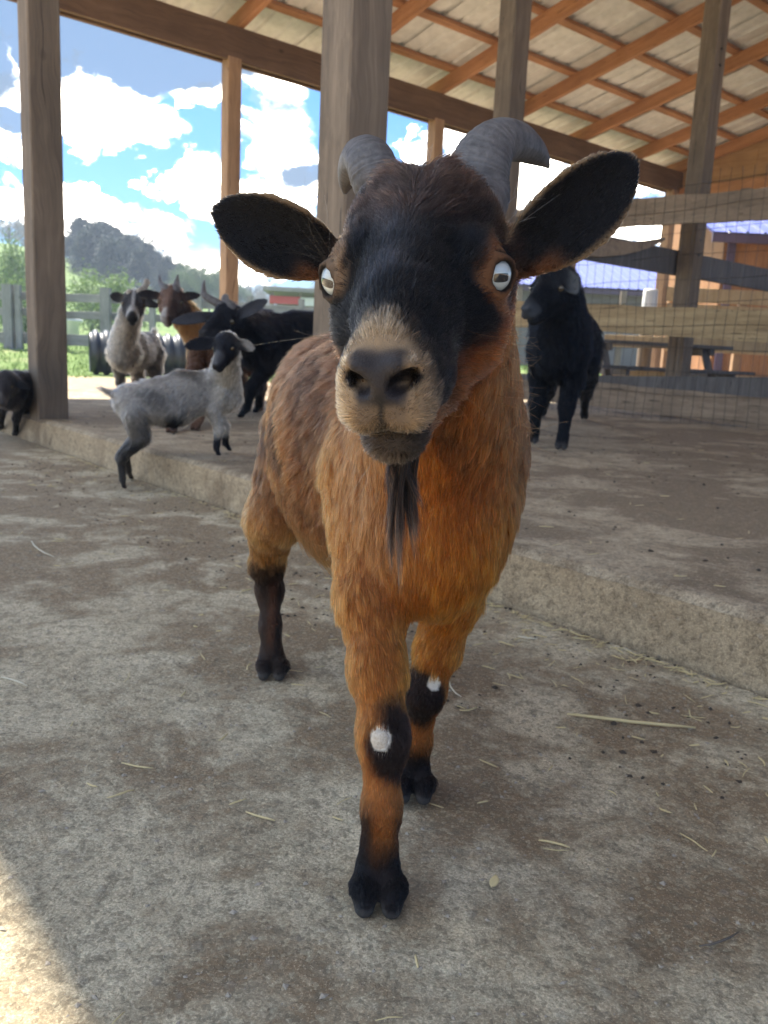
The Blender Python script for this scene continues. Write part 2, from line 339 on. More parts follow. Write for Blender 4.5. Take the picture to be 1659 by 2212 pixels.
# concrete apron in slab coordinates, finely displaced near the camera
ug = np.concatenate([np.linspace(-5, -.62, 40)[:-1], np.linspace(-.62, 1.2, 420)]); wg = np.concatenate([np.linspace(-3.5, -.1, 20)[:-1], np.linspace(-.1, 2.2, 480)[:-1], np.linspace(2.2, 6.3, 120)])
Ug, Wg = np.meshgrid(ug, wg, indexing='ij'); Xg = Ug*V1[0]+Wg*V2[0]; Yg = Ug*V1[1]+Wg*V2[1]
Zg = .010*fnoise(Xg, Yg, 2.2, 3, 1) + .0045*fnoise(Xg, Yg, 30, 4, 2, .7) + .0012*fnoise(Xg, Yg, 170, 2, 3)
nU, nW = Ug.shape; V_ = np.stack([Xg, Yg, Zg], -1).reshape(-1, 3)
idx = np.arange(nU*nW).reshape(nU, nW); Q = np.stack([idx[:-1, :-1], idx[1:, :-1], idx[1:, 1:], idx[:-1, 1:]], -1).reshape(-1, 4)
def np_mesh(name, V, Q, mat, parent=None, smooth=True):
    me = bpy.data.meshes.new(name); nf = len(Q); k = Q.shape[1]
    me.vertices.add(len(V)); me.vertices.foreach_set('co', np.asarray(V, np.float32).ravel())
    me.loops.add(nf*k); me.loops.foreach_set('vertex_index', Q.astype(np.int32).ravel())
    me.polygons.add(nf); me.polygons.foreach_set('loop_start', np.arange(0, nf*k, k, dtype=np.int32))
    me.polygons.foreach_set('use_smooth', np.full(nf, smooth)); me.update(calc_edges=True)
    if mat: me.materials.append(mat)
    o = bpy.data.objects.new(name, me); COL.objects.link(o)
    if parent: o.parent = parent
    return o
o = np_mesh('concrete_apron', V_, Q, MAT['apron']); tag(o, 'rough grey concrete apron with dirt stains in front of the raised slab', None, None, 'structure')
def apron_z(x, y):
    x = np.atleast_1d(np.asarray(x, float)); y = np.atleast_1d(np.asarray(y, float))
    return .010*fnoise(x, y, 2.2, 3, 1) + .0045*fnoise(x, y, 30, 4, 2, .7)
# raised slab: top sheet + worn front edge
SU = 1.212
ug = np.concatenate([np.linspace(SU, SU+.02, 5)[:-1], np.linspace(SU+.02, 3.2, 160)[:-1], np.linspace(3.2, 15, 60)]); wg = np.concatenate([np.linspace(-4, -.2, 20)[:-1], np.linspace(-.2, 3.4, 360)[:-1], np.linspace(3.4, 7.5, 90)])
Ug, Wg = np.meshgrid(ug, wg, indexing='ij'); wob = .006*fnoise(Wg, Wg*0, 3.5, 3, 9)+.004*fnoise(Wg, Wg*0, 25, 3, 10)
Ub = Ug + wob*np.clip(1-(Ug-SU)/.05, 0, 1); Xg = Ub*V1[0]+Wg*V2[0]; Yg = Ub*V1[1]+Wg*V2[1]
Zg = .12 + .006*fnoise(Xg, Yg, 1.5, 3, 21) + .0035*fnoise(Xg, Yg, 22, 4, 22, .7) - .014*np.clip(1-(Ug-SU)/.018, 0, 1)**2
nU, nW = Ug.shape; V_ = np.stack([Xg, Yg, Zg], -1).reshape(-1, 3); idx = np.arange(nU*nW).reshape(nU, nW)
Q = np.stack([idx[:-1, :-1], idx[1:, :-1], idx[1:, 1:], idx[:-1, 1:]], -1).reshape(-1, 4)
o = np_mesh('concrete_slab', V_, Q, MAT['slab']); tag(o, 'raised brown dirty concrete floor slab under the shelter roof', None, None, 'structure')
# front face of the slab
zs = np.linspace(-.06, 0.0, 14)
wl = Wg[0]; top = V_[idx[0]]; rows = []
for t in np.linspace(0, 1, 16):
    off = .004*fnoise(wl*0+t*3, wl, 18, 3, 31) - .003*math.sin(t*3)
    z = top[:, 2]*(1-t) + (-.05)*t
    rows.append(np.stack([top[:, 0]-V1[0]*(off*min(1, t*4)+.001), top[:, 1]-V1[1]*(off*min(1, t*4)+.001), z], -1))
V_ = np.concatenate(rows); n_ = len(wl); idx = np.arange(16*n_).reshape(16, n_)
Q = np.stack([idx[:-1, :-1], idx[1:, :-1], idx[1:, 1:], idx[:-1, 1:]], -1).reshape(-1, 4)[:, ::-1]
o = np_mesh('slab_edge_kerb', V_, Q, MAT['slab_edge']); tag(o, 'tan concrete step face at the front of the raised slab', None, None, 'structure')

# ------------------------------------------------------------------ shelter
shed = empty('open_barn', 'open timber shelter with metal roof on weathered posts over the goats', 'barn', (*xy(1.3, 4.2), .12))
def P3(u, w_, z): a = xy(u, w_); return np.array([a[0], a[1], z])
def part(mb, name, mat):
    o = mb.build(name, mat); o.parent = shed; o.matrix_parent_inverse = shed.matrix_basis.inverted(); return o
H0, W0 = 3.355, 7.2                       # underside of the rafters at the eave line
ts = math.tan(SL)
def raf_z(w_): return H0 + (W0-w_)*ts
def post(u, w_, s, ztop, mat, name='post', z0=.1, lean=0.0):
    mb = MB(); a = P3(u, w_, z0); b_ = P3(u+lean, w_, ztop); up = (V2[0], V2[1], 0)
    mb.beam(a, b_, s, s, up=up, bev=.006, segs=6); return part(mb, name, mat)
post(1.285, 4.20, .145, raf_z(4.2), MAT['post'])
post(1.50, 2.05, .145, raf_z(2.05), MAT['post'])
post(4.123, 3.95, .145, raf_z(3.95), MAT['post'])
post(6.40, 3.95, .15, raf_z(3.95), MAT['post'])
for u in (1.25, 3.885, 6.39, 8.84, 11.0): post(u, W0, .135, 3.09, MAT['post_pale'], z0=.08)
mb = MB(); mb.beam(P3(.16, W0-.03, 3.21), P3(11.2, W0-.03, 3.21), .045, .29, segs=1); part(mb, 'eave_beam', MAT['beam'])
mb = MB(); mb.beam(P3(.16, W0+.075, 3.21), P3(11.2, W0+.075, 3.21), .045, .29, segs=1); part(mb, 'eave_beam', MAT['beam'])
gz = ray_w(1622, 28, 3.95)[2]
mb = MB(); mb.beam(P3(.16, 3.95+.12, raf_z(3.95)-.13), P3(11.2, 3.95+.12, raf_z(3.95)-.13), .05, .24); part(mb, 'girder', MAT['post'])
# rafters
for k in range(-4, 12):
    u = 1.49 + 1.235*(k+1)
    if u < .24 or u > 11.0: continue
    wa, wb_ = W0+.42, -7.0; mb = MB(); h = .15
    mb.beam(P3(u, wa, raf_z(wa)+h/2), P3(u, wb_, raf_z(wb_)+h/2), .055, h); part(mb, 'rafter', MAT['rafter'])
mb = MB(); mb.beam(P3(11.12, W0+.42, raf_z(W0+.42)+.075), P3(11.12, -7.0, raf_z(-7.0)+.075), .05, .15); part(mb, 'rafter', MAT['rafter'])
# purlins on the rafters
k = 0; w_ = W0+.40
while w_ > -7.0:
    mb = MB(); z = raf_z(w_)+.15+.022; mb.beam(P3(.175, w_, z), P3(11.5, w_, z), .085, .042, up=(V2[0]*math.sin(SL), V2[1]*math.sin(SL), math.cos(SL))); part(mb, 'purlin', MAT['purlin']); w_ -= .60
# ribbed metal sheets, 0.92 m wide each
for k in range(16):
    u0 = .160 + .92*k; prof = []
    for j in range(4):
        b0 = u0 + .23*j; prof += [(b0, 0), (b0+.165, 0), (b0+.185, .022), (b0+.21, .022)]
    prof.append((u0+.985, 0.0)); vv = []; th_ = .002
    for w_ in (W0+.47, -7.1):
        for u, dz in prof: vv.append(P3(u+.0008, w_, raf_z(w_)+.15+.046+dz+(.0035 if k % 2 else 0)))
    n_ = len(prof); ff = [(i, i+1, n_+i+1, n_+i) for i in range(n_-1)]
    vv2 = [v+np.array([0, 0, th_]) for v in vv]; mb = MB(); mb.add(vv, [f[::-1] for f in ff]); mb.add(vv2, ff); part(mb, 'roof_sheet', MAT['metal'])
for u, w_, z in ((1.285, 4.20, 2.6), (6.40, 3.95, 1.45), (4.123, 3.95, 2.9), (6.40, 3.95, 2.9)):
    for dz in (0, .12):
        c_ = P3(u, w_, z+dz); n_ = np.array([-V2[0], -V2[1], 0]); mb = MB(); mb.tube([c_+n_*.07, c_+n_*.082], .011, 10); part(mb, 'bolt', MAT['wire'])
# far gable infill
for k in range(12):
    w1 = W0+.05-1.2*k; w0 = w1-1.196; mb = MB()
    vv = [P3(11.17, w1, 3.02), P3(11.17, w0, 3.02), P3(11.17, w0, raf_z(w0)+.14), P3(11.17, w1, raf_z(w1)+.14)]
    vv += [v + np.array([V1[0]*.02, V1[1]*.02, 0]) for v in vv]
    mb.add(vv, [(0, 1, 2, 3), (7, 6, 5, 4), (0, 4, 5, 1), (1, 5, 6, 2), (2, 6, 7, 3), (3, 7, 4, 0)]); part(mb, 'gable_board', MAT['ply'])
mb = MB(); mb.beam(P3(11.13, W0, 3.06), P3(11.13, -7.0, 3.06), .045, .14); part(mb, 'gable_tie', MAT['rafter'])
# ------------------------------------------------------------------ pen fence on the right: rails, grey kickboard, wire
FU = 5.75
pen = empty('pen_fence', 'brown plank pen fence covered with square wire mesh at the right edge of the slab', 'fence', tuple(P3(FU, 2.9, .12)))
def fpart(mb, name, mat, par=pen):
    o = mb.build(name, mat); o.parent = par; o.matrix_parent_inverse = par.matrix_basis.inverted(); return o
def px_rail(pts, Uc, th, name, mat, par=pen, extend=1.1, wavy=0.0, back=0.0):
    """pts = [(x, ytop, ybottom)...] measured on the photo, laid on the vertical plane u = Uc"""
    cs = []
    for x, yt, yb in pts:
        a = ray_u(x, yt, Uc+back); b_ = ray_u(x, yb, Uc+back); cs.append((a, b_))
    d = cs[-1][0]-cs[-2][0]; cs.append((cs[-1][0]+d*extend*4, cs[-1][1]+(cs[-1][1]-cs[-2][1])*extend*4))
    vv = []; off = np.array([V1[0], V1[1], 0])*th; nseg = 5; full = []
    for i in range(len(cs)-1):
        for t in np.linspace(0, 1, nseg, endpoint=(i == len(cs)-2)):
            full.append((cs[i][0]*(1-t)+cs[i+1][0]*t, cs[i][1]*(1-t)+cs[i+1][1]*t))
    for i, (a, b_) in enumerate(full):
        wv = wavy*(math.sin(i*1.3)+.6*math.sin(i*2.9+1)); e = np.array([0, 0, wv])
        vv += [a+e, b_+e*.5, b_+e*.5+off, a+e+off]
    ff = [(0, 1, 2, 3), tuple((len(full)-1)*4+k for k in (3, 2, 1, 0))]
    for i in range(len(full)-1):
        for k in range(4): ff.append((i*4+k, (i+1)*4+k, (i+1)*4+(k+1) % 4, i*4+(k+1) % 4))
    mb = MB(); mb.add(vv, ff); return fpart(mb, name, mat, par)
px_rail([(1040, 460, 520), (1185, 446, 506), (1357, 431, 489), (1449, 422, 484), (1580, 414, 478), (1608, 407, 476), (1659, 406, 474)], FU, .038, 'top_rail', MAT['rail'], wavy=.004)
px_rail([(1100, 650, 706), (1272, 656, 714), (1460, 664, 727), (1659, 671, 741)], FU, .04, 'middle_rail', MAT['rail_yellow'], wavy=.003)
px_rail([(1080, 806, 824), (1267, 811, 828), (1460, 813, 845), (1659, 815, 864)], FU, .04, 'kick_rail', MAT['rail_grey'], back=.03, wavy=.002)
px_rail([(1080, 820, 858), (1267, 824, 876), (1460, 842, 901), (1659, 860, 929)], FU, .04, 'bottom_rail', MAT['rail'], wavy=.003)
rr = np.random.default_rng(3); mb = MB()
w_lo, w_hi = 1.5, 7.0; base_w = np.arange(w_lo, w_hi, .085)
for w_ in base_w:
    zt = 1.82 + .03*math.sin(w_*2.1) + (.10 if w_ < 3.6 else 0); pts = []
    for z in np.linspace(.10, zt, 14): pts.append(P3(FU-.02+.008*math.sin(z*5+w_*3)+.003*rr.normal(), w_+.010*math.sin(z*3.3+w_*2)+.003*rr.normal(), z))
    mb.tube(pts, .0018, 4)
for z in list(np.arange(.16, 1.9, .17)):
    pts = [P3(FU-.023+.008*math.sin(z*5+w_*3), w_, z+.008*math.sin(w_*4+z*9)+.002*rr.normal()) for w_ in np.arange(w_lo, w_hi, .15)]
    mb.tube(pts, .0018, 4)
fpart(mb, 'wire_mesh', MAT['wire'])
for w_ in (6.9, 1.2):
    mb = MB(); mb.beam(P3(FU+.11, w_, .1), P3(FU+.11, w_, 1.86), .12, .12, up=(V2[0], V2[1], 0)); fpart(mb, 'fence_post', MAT['post'])
# rear rails fixed to the shelter posts, one warped and broken off
rear = empty('rear_fence', 'dark cross rails with a warped broken board behind the wire pen fence', 'fence', tuple(P3(6.4, 4.05, .12)))
za = ray_w(1296, 540, 4.06)[2]; zb = ray_w(1659, 605, 4.06)[2]
mb = MB(); mb.beam(P3(4.2, 4.06, (ray_w(1400, 560, 4.06)[2])), P3(8.6, 4.06, (ray_w(1659, 605, 4.06)[2])), .04, .20); fpart(mb, 'cross_rail', MAT['rail_grey'], rear)
pts = [(1180, 505, 545), (1300, 511, 555), (1350, 521, 550), (1390, 520, 540), (1420, 516, 528), (1437, 513, 519)]
vv = []
for i, (x, yt, yb) in enumerate(pts):
    a = ray_w(x, yt, 4.0); b_ = ray_w(x, yb, 4.0); off = np.array([V2[0], V2[1], 0])*(.035-.012*math.sin(i))
    vv += [a, b_, b_+off, a+off]
ff = [(0, 1, 2, 3), tuple((len(pts)-1)*4+k for k in (3, 2, 1, 0))]
for i in range(len(pts)-1):
    for k in range(4): ff.append((i*4+k, (i+1)*4+k, (i+1)*4+(k+1) % 4, i*4+(k+1) % 4))
mb = MB(); mb.add(vv, ff); fpart(mb, 'warped_board', MAT['rail'], rear)
for z in (.33, .78):
    mb = MB(); mb.beam(P3(9.2, 6.8, z+.1), P3(12.8, 2.0, z+.1), .035, .15); fpart(mb, 'cross_rail', MAT['tan_board'], rear)

# ------------------------------------------------------------------ right background
def quad_prism(mb, p4, off):
    vv = [np.array(p) for p in p4]; vv += [v+np.array(off) for v in vv]
    mb.add(vv, [(0, 1, 2, 3), (7, 6, 5, 4), (0, 4, 5, 1), (1, 5, 6, 2), (2, 6, 7, 3), (3, 7, 4, 0)])
def child(mb, name, mat, par, sub=None):
    o = mb.build(name, mat); o.parent = sub or par
    o.matrix_parent_inverse = (par.matrix_basis).inverted() if sub is None else sub.matrix_parent_inverse.inverted() @ Matrix.Identity(4) if False else (par.matrix_basis).inverted()
    if sub is not None: o.matrix_parent_inverse = Matrix.Identity(4)
    return o
def ribbed_roof(mb, a, b_, c_, d_, n, h=.03):
    """a-b eave, d-c ridge (a below d); ribs run up the slope"""
    a, b_, c_, d_ = map(np.array, (a, b_, c_, d_)); nrm = np.cross(b_-a, d_-a); nrm = nrm/np.linalg.norm(nrm); vv = []
    prof = []
    for k in range(n): prof += [(k/n, 0), ((k+.8)/n, 0), ((k+.86)/n, h), ((k+.94)/n, h)]
    prof.append((1, 0))
    for e0, e1 in ((a, b_), (d_, c_)):
        for t, dz in prof: vv.append(e0*(1-t)+e1*t+nrm*dz)
    m_ = len(prof); top = [(i, i+1, m_+i+1, m_+i) for i in range(m_-1)]; mb.add(vv, top)
    mb.add([v-nrm*.03 for v in vv], [f[::-1] for f in top])
# long low barn with lavender roof
Yb = 26.
lb = empty('long_barn', 'long low barn with lavender metal roof and grey wall beyond the wire pen fence', 'barn', tuple(ray_y(1400, 720, Yb)[:2])+(.1,))
e0 = ray_y(1090, 613, Yb); e1 = ray_y(1720, 640, Yb); z_e = (e0[2]+e1[2])/2; e0[2] = e1[2] = z_e
r0 = e0 + np.array([0, 6.0, 1.75]); r1 = e1 + np.array([0, 6.0, 1.75])
mb = MB(); ribbed_roof(mb, e0, e1, r1, r0, 28); mb2 = MB(); ribbed_roof(mb2, r0, r1, r1+[0, 6, -1.75], r0+[0, 6, -1.75], 28)
child(mb, 'roof', MAT['purple'], lb); child(mb2, 'roof', MAT['purple'], lb)
mb = MB(); mb.beam(e0+[0, .1, -.10], e1+[0, .1, -.10], .05, .16); child(mb, 'fascia', MAT['purple_dark'], lb)
mb = MB(); quad_prism(mb, [e0*[1, 1, 0]+[.2, .5, 0], e1*[1, 1, 0]+[0, .5, 0], e1+[0, .5, -.02], e0+[.2, .5, -.02]], (0, .1, 0)); child(mb, 'wall', MAT['grey_wall'], lb)
for x in (1345, 1230, 1120):
    p = ray_y(x, 655, Yb-.3); mb = MB(); mb.beam((p[0], p[1], .1), (p[0], p[1], z_e-.1), .16, .16, up=(0, 1, 0)); child(mb, 'post', MAT['post'], lb)
# orange board shed with lavender roof
Ys = 15.5
sh = empty('board_shed', 'orange vertical board shed with lavender metal roof and dark purple trim at far right', 'shed', tuple(ray_y(1640, 760, Ys)[:2])+(.1,))
x0 = ray_y(1556, 600, Ys)[0]; x1 = x0+4.2; zt = ray_y(1600, 524, Ys)[2]; zr = .1
for k in range(28):
    xa = x0+.15*k; mb = MB(); quad_prism(mb, [(xa, Ys, zr), (xa+.144, Ys, zr), (xa+.144, Ys, zt), (xa, Ys, zt)], (0, .025, 0)); child(mb, 'wall_board', MAT['shed_wood'], sh)
mb = MB(); quad_prism(mb, [(x0, Ys+3, zr), (x0, Ys+.03, zr), (x0, Ys+.03, zt+.2), (x0, Ys+3, zt+.9)], (.03, 0, 0)); child(mb, 'side_wall', MAT['shed_wood'], sh)
xa = ray_y(1537, 515, Ys-.35)[0]; ze = ray_y(1600, 513, Ys-.35)[2]
mb = MB(); mb.beam((xa, Ys-.38, ze-.02), (x1+.4, Ys-.38, ze-.02), .05, .16); child(mb, 'fascia', MAT['purple_dark'], sh)
mb = MB(); ribbed_roof(mb, (xa, Ys-.42, ze+.07), (x1+.4, Ys-.42, ze+.07), (x1+.4, Ys+1.9, ze+1.02), (xa, Ys+1.9, ze+1.02), 16); child(mb, 'roof', MAT['purple'], sh)
p = ray_y(1573, 600, Ys-.05); mb = MB(); mb.beam((p[0], Ys-.05, zr), (p[0], Ys-.05, zt), .14, .05, up=(0, 1, 0)); child(mb, 'corner_trim', MAT['purple_dark'], sh)
# plank fence in front of the buildings
tf = empty('plank_fence', 'pale tan horizontal plank fence in sunlight in front of the orange shed', 'fence', tuple(ray_y(1560, 760, 12.5)[:2])+(.1,))
def band(x0, x1, yt, yb, Y, name, mat, par, th=.03):
    a = ray_y(x0, yt, Y); b_ = ray_y(x1, yt, Y); c_ = ray_y(x1, yb, Y); d_ = ray_y(x0, yb, Y)
    zt_ = (a[2]+b_[2])/2; zb_ = (c_[2]+d_[2])/2; mb = MB()
    mb.beam((a[0], Y, (zt_+zb_)/2), (b_[0], Y, (zt_+zb_)/2), th, zt_-zb_); return child(mb, name, mat, par)
band(1440, 1760, 627, 658, 12.5, 'plank', MAT['tan_board'], tf); band(1440, 1760, 662, 690, 12.5, 'plank', MAT['tan_board'], tf); band(1440, 1760, 724, 744, 12.5, 'plank', MAT['tan_board'], tf); band(1440, 1760, 747, 765, 12.5, 'plank', MAT['tan_board'], tf)
for x in (1448, 1600, 1740):
    p = ray_y(x, 700, 12.56); mb = MB(); mb.beam((p[0], 12.6, .05), (p[0], 12.6, 1.55), .11, .11, up=(0, 1, 0)); child(mb, 'fence_post', MAT['post_pale'], tf)
# white barrel
def lathe(mb, prof, c, n=20, axis='z'):
    vv = []; 
    for r, z in prof:
        for k in range(n):
            a = 2*math.pi*k/n; vv.append((c[0]+r*math.cos(a), c[1]+r*math.sin(a), c[2]+z))
    ff = []
    for i in range(len(prof)-1):
        for k in range(n): ff.append((i*n+k, i*n+(k+1) % n, (i+1)*n+(k+1) % n, (i+1)*n+k))
    mb.add(vv, ff)
p = ray_y(1403, 655, 11.5)
bp = empty('barrel', 'pale plastic barrel standing on a stump beside the pale shelter post', 'barrel', (p[0], 11.5, .1))
mb = MB(); lathe(mb, [(0.0, .0), (.09, 0), (.095, .02), (.095, .98), (.09, 1.0), (0, 1.0)], (0, 0, 0), 18); o = mb.build('stump', MAT['post'], bp, True)
mb = MB(); zt = ray_y(1403, 625, 11.5)[2]-.1; lathe(mb, [(0, 1.0), (.085, 1.0), (.095, 1.03), (.10, 1.15), (.095, zt-.03), (.088, zt), (0, zt)], (0, 0, 0), 18); o = mb.build('drum', MAT['white_paint'], bp, True)
# picnic table
pt = empty('picnic_table', 'dark weathered picnic table standing behind the lower rails of the pen fence', 'table', (*ray_y(1390, 780, 10.2)[:2], .1), rz=math.radians(12))
L = 1.9
for k in range(5): mb = MB(); mb.beam((-L/2, -.30+.15*k, .72), (L/2, -.30+.15*k, .72), .14, .038); mb.build('top_plank', MAT['rail_grey'], pt)
for s_ in (-1, 1):
    for k in range(2): mb = MB(); mb.beam((-L/2, s_*(.62+.15*k), .43), (L/2, s_*(.62+.15*k), .43), .14, .038); mb.build('bench_plank', MAT['rail_grey'], pt)
    x = s_*.66
    for q in (-1, 1): mb = MB(); mb.beam((x, q*.60, .0), (x, q*.22, .70), .04, .09, up=(1, 0, 0)); mb.build('leg', MAT['rail_grey'], pt)
    mb = MB(); mb.beam((x+.045, -.80, .39), (x+.045, .80, .39), .04, .09); mb.build('bench_bearer', MAT['rail_grey'], pt)
    mb = MB(); mb.beam((x+.045, -.34, .66), (x+.045, .34, .66), .04, .08); mb.build('top_bearer', MAT['rail_grey'], pt)
# pale kerb in the sun + plant bed
a = ray_y(1300, 800, 9.4); b_ = ray_y(1700, 808, 9.4)
mb = MB(); mb.beam((a[0], 9.4, .17), (b_[0]+1, 9.6, .19), .5, .14, bev=.01)
o = mb.build('pale_kerb', MAT['white_paint']); tag(o, 'low pale sunlit kerb behind the pen fence', None, None, 'structure')
def leaf_cloud(n, fn, size, rng_, asp=.6):
    P = fn(n); q = rng_.normal(size=(n, 3)); q /= np.linalg.norm(q, axis=1)[:, None]; r = rng_.normal(size=(n, 3)); r -= q*(r*q).sum(1)[:, None]; r /= np.linalg.norm(r, axis=1)[:, None]
    s = size*(.6+.8*rng_.random((n, 1))); V = np.stack([P-q*s, P+r*s*asp, P+q*s, P-r*s*asp], 1).reshape(-1, 3); return V, np.arange(4*n).reshape(n, 4)
rgn = np.random.default_rng(11)
p = ray_y(1540, 783, 10.6)
V, Q = leaf_cloud(2500, lambda n: np.stack([p[0]+rgn.uniform(-.55, .55, n), 10.6+rgn.uniform(-.2, .2, n), .12+.22*rgn.random(n)**1.3*(1-.4*rgn.random(n))], 1), .03, rgn)
o = np_mesh('low_plants', V, Q, MAT['leaf_light']); tag(o, 'low bright green plants behind the pen fence', None, None, 'stuff')
# grass tufts beyond the sand
n = 26000; rr = np.random.default_rng(8)
gx = rr.uniform(-14, 4, n*3); gy = rr.uniform(8.5, 30, n*3); gw = gx*V2[0]+gy*V2[1]
keep = (gw + (fnoise(gx, gy, .6, 3, 41))*5 > 10.8) & (rr.random(n*3) < np.clip(1.3-(gy-9)/25, .15, 1)); gx, gy = gx[keep][:n], gy[keep][:n]; n = len(gx)
gz = terr(gx, gy); h = .03+.05*rr.random(n); a = rr.uniform(0, 6.28, n); lx, ly = rr.normal(0, .02, n), rr.normal(0, .02, n); wd = .006*(1+gy/14)
V = np.stack([np.stack([gx-np.cos(a)*wd, gy-np.sin(a)*wd, gz-.01], 1), np.stack([gx+np.cos(a)*wd, gy+np.sin(a)*wd, gz-.01], 1), np.stack([gx+lx, gy+ly, gz+h], 1)], 1).reshape(-1, 3)
o = np_mesh('grass', V, np.arange(3*n).reshape(n, 3), MAT['leaf_light'], smooth=False); tag(o, 'short patchy green grass beyond the shelter', None, None, 'stuff')

# ------------------------------------------------------------------ left background: board fence, culvert, far things
lf = empty('board_fence', 'silvery grey three board field fence across the left background', 'fence', (-8, 16.5, terr(-8., 16.5)))
YF = 16.5
fx = [ray_y(x, 700, YF)[0] for x in (-60, 20, 41, 137, 229, 330, 430, 540, 650, 760)]
for i, x in enumerate(fx):
    wd = .19 if i in (1, 4) else .12
    gz_ = float(terr(x, YF)); mb = MB(); mb.beam((x, YF-.02*(i % 2), gz_-.1), (x, YF-.02*(i % 2), gz_+1.23), wd, wd*.8, up=(0, 1, 0), bev=.012); child(mb, 'fence_post', MAT['grey_post'], lf)
for i in range(len(fx)-1):
    for z, h in ((1.02, .16), (.70, .15), (.22, .22)):
        za, zb = float(terr(fx[i], YF))+z, float(terr(fx[i+1], YF))+z; mb = MB()
        mb.beam((fx[i], YF+.11, za+rr.normal()*.012), (fx[i+1]-.006, YF+.11, zb+rr.normal()*.012), .03, h); child(mb, 'fence_board', MAT['grey_board'], lf)
# corrugated culvert pipe lying on the grass
YP = 11.6; pc = ray_y(184, 757, YP)
cp = empty('culvert_pipe', 'black ribbed plastic culvert pipe lying on the grass behind the standing goats', 'pipe', (pc[0]+.06, YP, float(terr(pc[0], YP))), rz=math.radians(22))
mb = MB(); prof = []; x = 0.0
for k in range(11): prof += [(.275, x), (.275, x+.035), (.312, x+.055), (.312, x+.105), (.275, x+.125)]; x += .14
prof = prof + [(.262, x-.01), (.262, 0.002), (.275, 0)]
vv = []; n = 40
for r, xx in prof:
    for k in range(n): a = 2*math.pi*k/n; vv.append((xx, r*math.cos(a), .305+r*math.sin(a)))
ff = []
for i in range(len(prof)-1):
    for k in range(n): ff.append((i*n+k, (i+1)*n+k, (i+1)*n+(k+1) % n, i*n+(k+1) % n))
mb.add(vv, ff); o = mb.build('pipe_shell', MAT['black_plastic'], cp, True)
# small blue and white tub beyond the fence
p = ray_y(152, 690, 20.); gz_ = p[2]-.05
tb = empty('water_tub', 'pale blue and white tub showing through the left board fence', 'tub', (p[0], 20., float(terr(p[0], 20.))))
zz = gz_-float(terr(p[0], 20.))
mb = MB(); lathe(mb, [(0, 0), (.18, 0), (.20, zz-.05), (.28, zz), (.29, zz+.05), (.25, zz+.06), (0, zz+.02)], (0, 0, 0), 20); mb.build('base', MAT['white_paint'], tb, True)
mb = MB(); lathe(mb, [(0, zz+.03), (.17, zz+.03), (.18, zz+.14), (.12, zz+.18), (0, zz+.19)], (-.08, 0, 0), 16); mb.build('lid', MAT['blue_paint'], tb, True)
# low white and grey stall with red boards, well beyond the fence
Yv = 30.; p0 = ray_y(583, 640, Yv); p1 = ray_y(760, 640, Yv); zg = float(terr(p0[0], Yv))
st_ = empty('market_stall', 'low grey and white stall with a red board on its front beyond the field fence', 'stall', (p0[0], Yv, zg)); LX = p1[0]-p0[0]
zf = lambda y: ray_y(620, y, Yv)[2]-zg
def sb(x0, x1, yt, yb, name, mat, dy=0.0, th=.1):
    mb = MB(); z0, z1 = zf(yb), zf(yt); mb.beam((x0, dy, (z0+z1)/2), (x1, dy, (z0+z1)/2), th, z1-z0, bev=.01); mb.build(name, mat, st_)
sb(-.2, LX+.2, 622, 632, 'roof', MAT['grey_board'], .9, 2.6)
sb(0, LX*.37, 640, 657, 'red_board', MAT['red_paint']); sb(LX*.37+.02, LX, 641, 659, 'white_board', MAT['white_paint'])
sb(0, LX*.32, 688, 700, 'red_board', MAT['red_paint']); sb(LX*.34, LX, 690, 708, 'white_board', MAT['white_paint'])
mb = MB(); mb.beam((0, 1.6, .0), (0, 1.6, zf(630)), LX, .1) if False else mb.beam((LX/2, 1.9, 0), (LX/2, 1.9, zf(630)), LX, .08, up=(0, 1, 0)); mb.build('rear_wall', MAT['grey_board'], st_)
for x in (.05, LX*.37, LX-.05): mb = MB(); mb.beam((x, .1, 0), (x, .1, zf(628)), .14, .14, up=(0, 1, 0)); mb.build('post', MAT['grey_post'], st_)
# ------------------------------------------------------------------ trees
def crown_mesh(kind, seed, leaves):
    r = np.random.default_rng(seed); out = []
    if kind == 'evergreen':                      # conical but ragged, unit height 1
        nb_ = 90; t = r.random(nb_)**.8; z = .12+.86*t; rad = (.24*(1-t)**.75+.03)*(.7+.6*r.random(nb_)); a = r.uniform(0, 6.28, nb_)
        c = np.stack([np.cos(a)*rad*.75, np.sin(a)*rad*.75, z], 1); sr = .05+.055*(1-t)
        k = r.integers(0, nb_, leaves); P = c[k]+r.normal(size=(leaves, 3))*sr[k][:, None]*[.75, .75, .6]; size = .017
    elif kind == 'round':
        nb_ = 46; q = r.normal(size=(nb_, 3)); q /= np.linalg.norm(q, axis=1)[:, None]; c = q*[.33, .33, .27]*(r.random((nb_, 1))**.4)+[0, 0, .62]
        c[:, 2] = np.maximum(c[:, 2], .3); k = r.integers(0, nb_, leaves); P = c[k]+r.normal(size=(leaves, 3))*.052*(.7+.7*r.random(nb_))[k][:, None]; size = .014
    elif kind == 'shrub':
        nb_ = 40; q = r.normal(size=(nb_, 3)); q /= np.linalg.norm(q, axis=1)[:, None]; c = q*[.50, .50, .36]*(r.random((nb_, 1))**.4)+[0, 0, .50]
        c[:, 2] = np.maximum(c[:, 2], .12); k = r.integers(0, nb_, leaves); P = c[k]+r.normal(size=(leaves, 3))*.08; size = .018
    V, Q = leaf_cloud(leaves, lambda n: P, size, r, .55); return V, Q
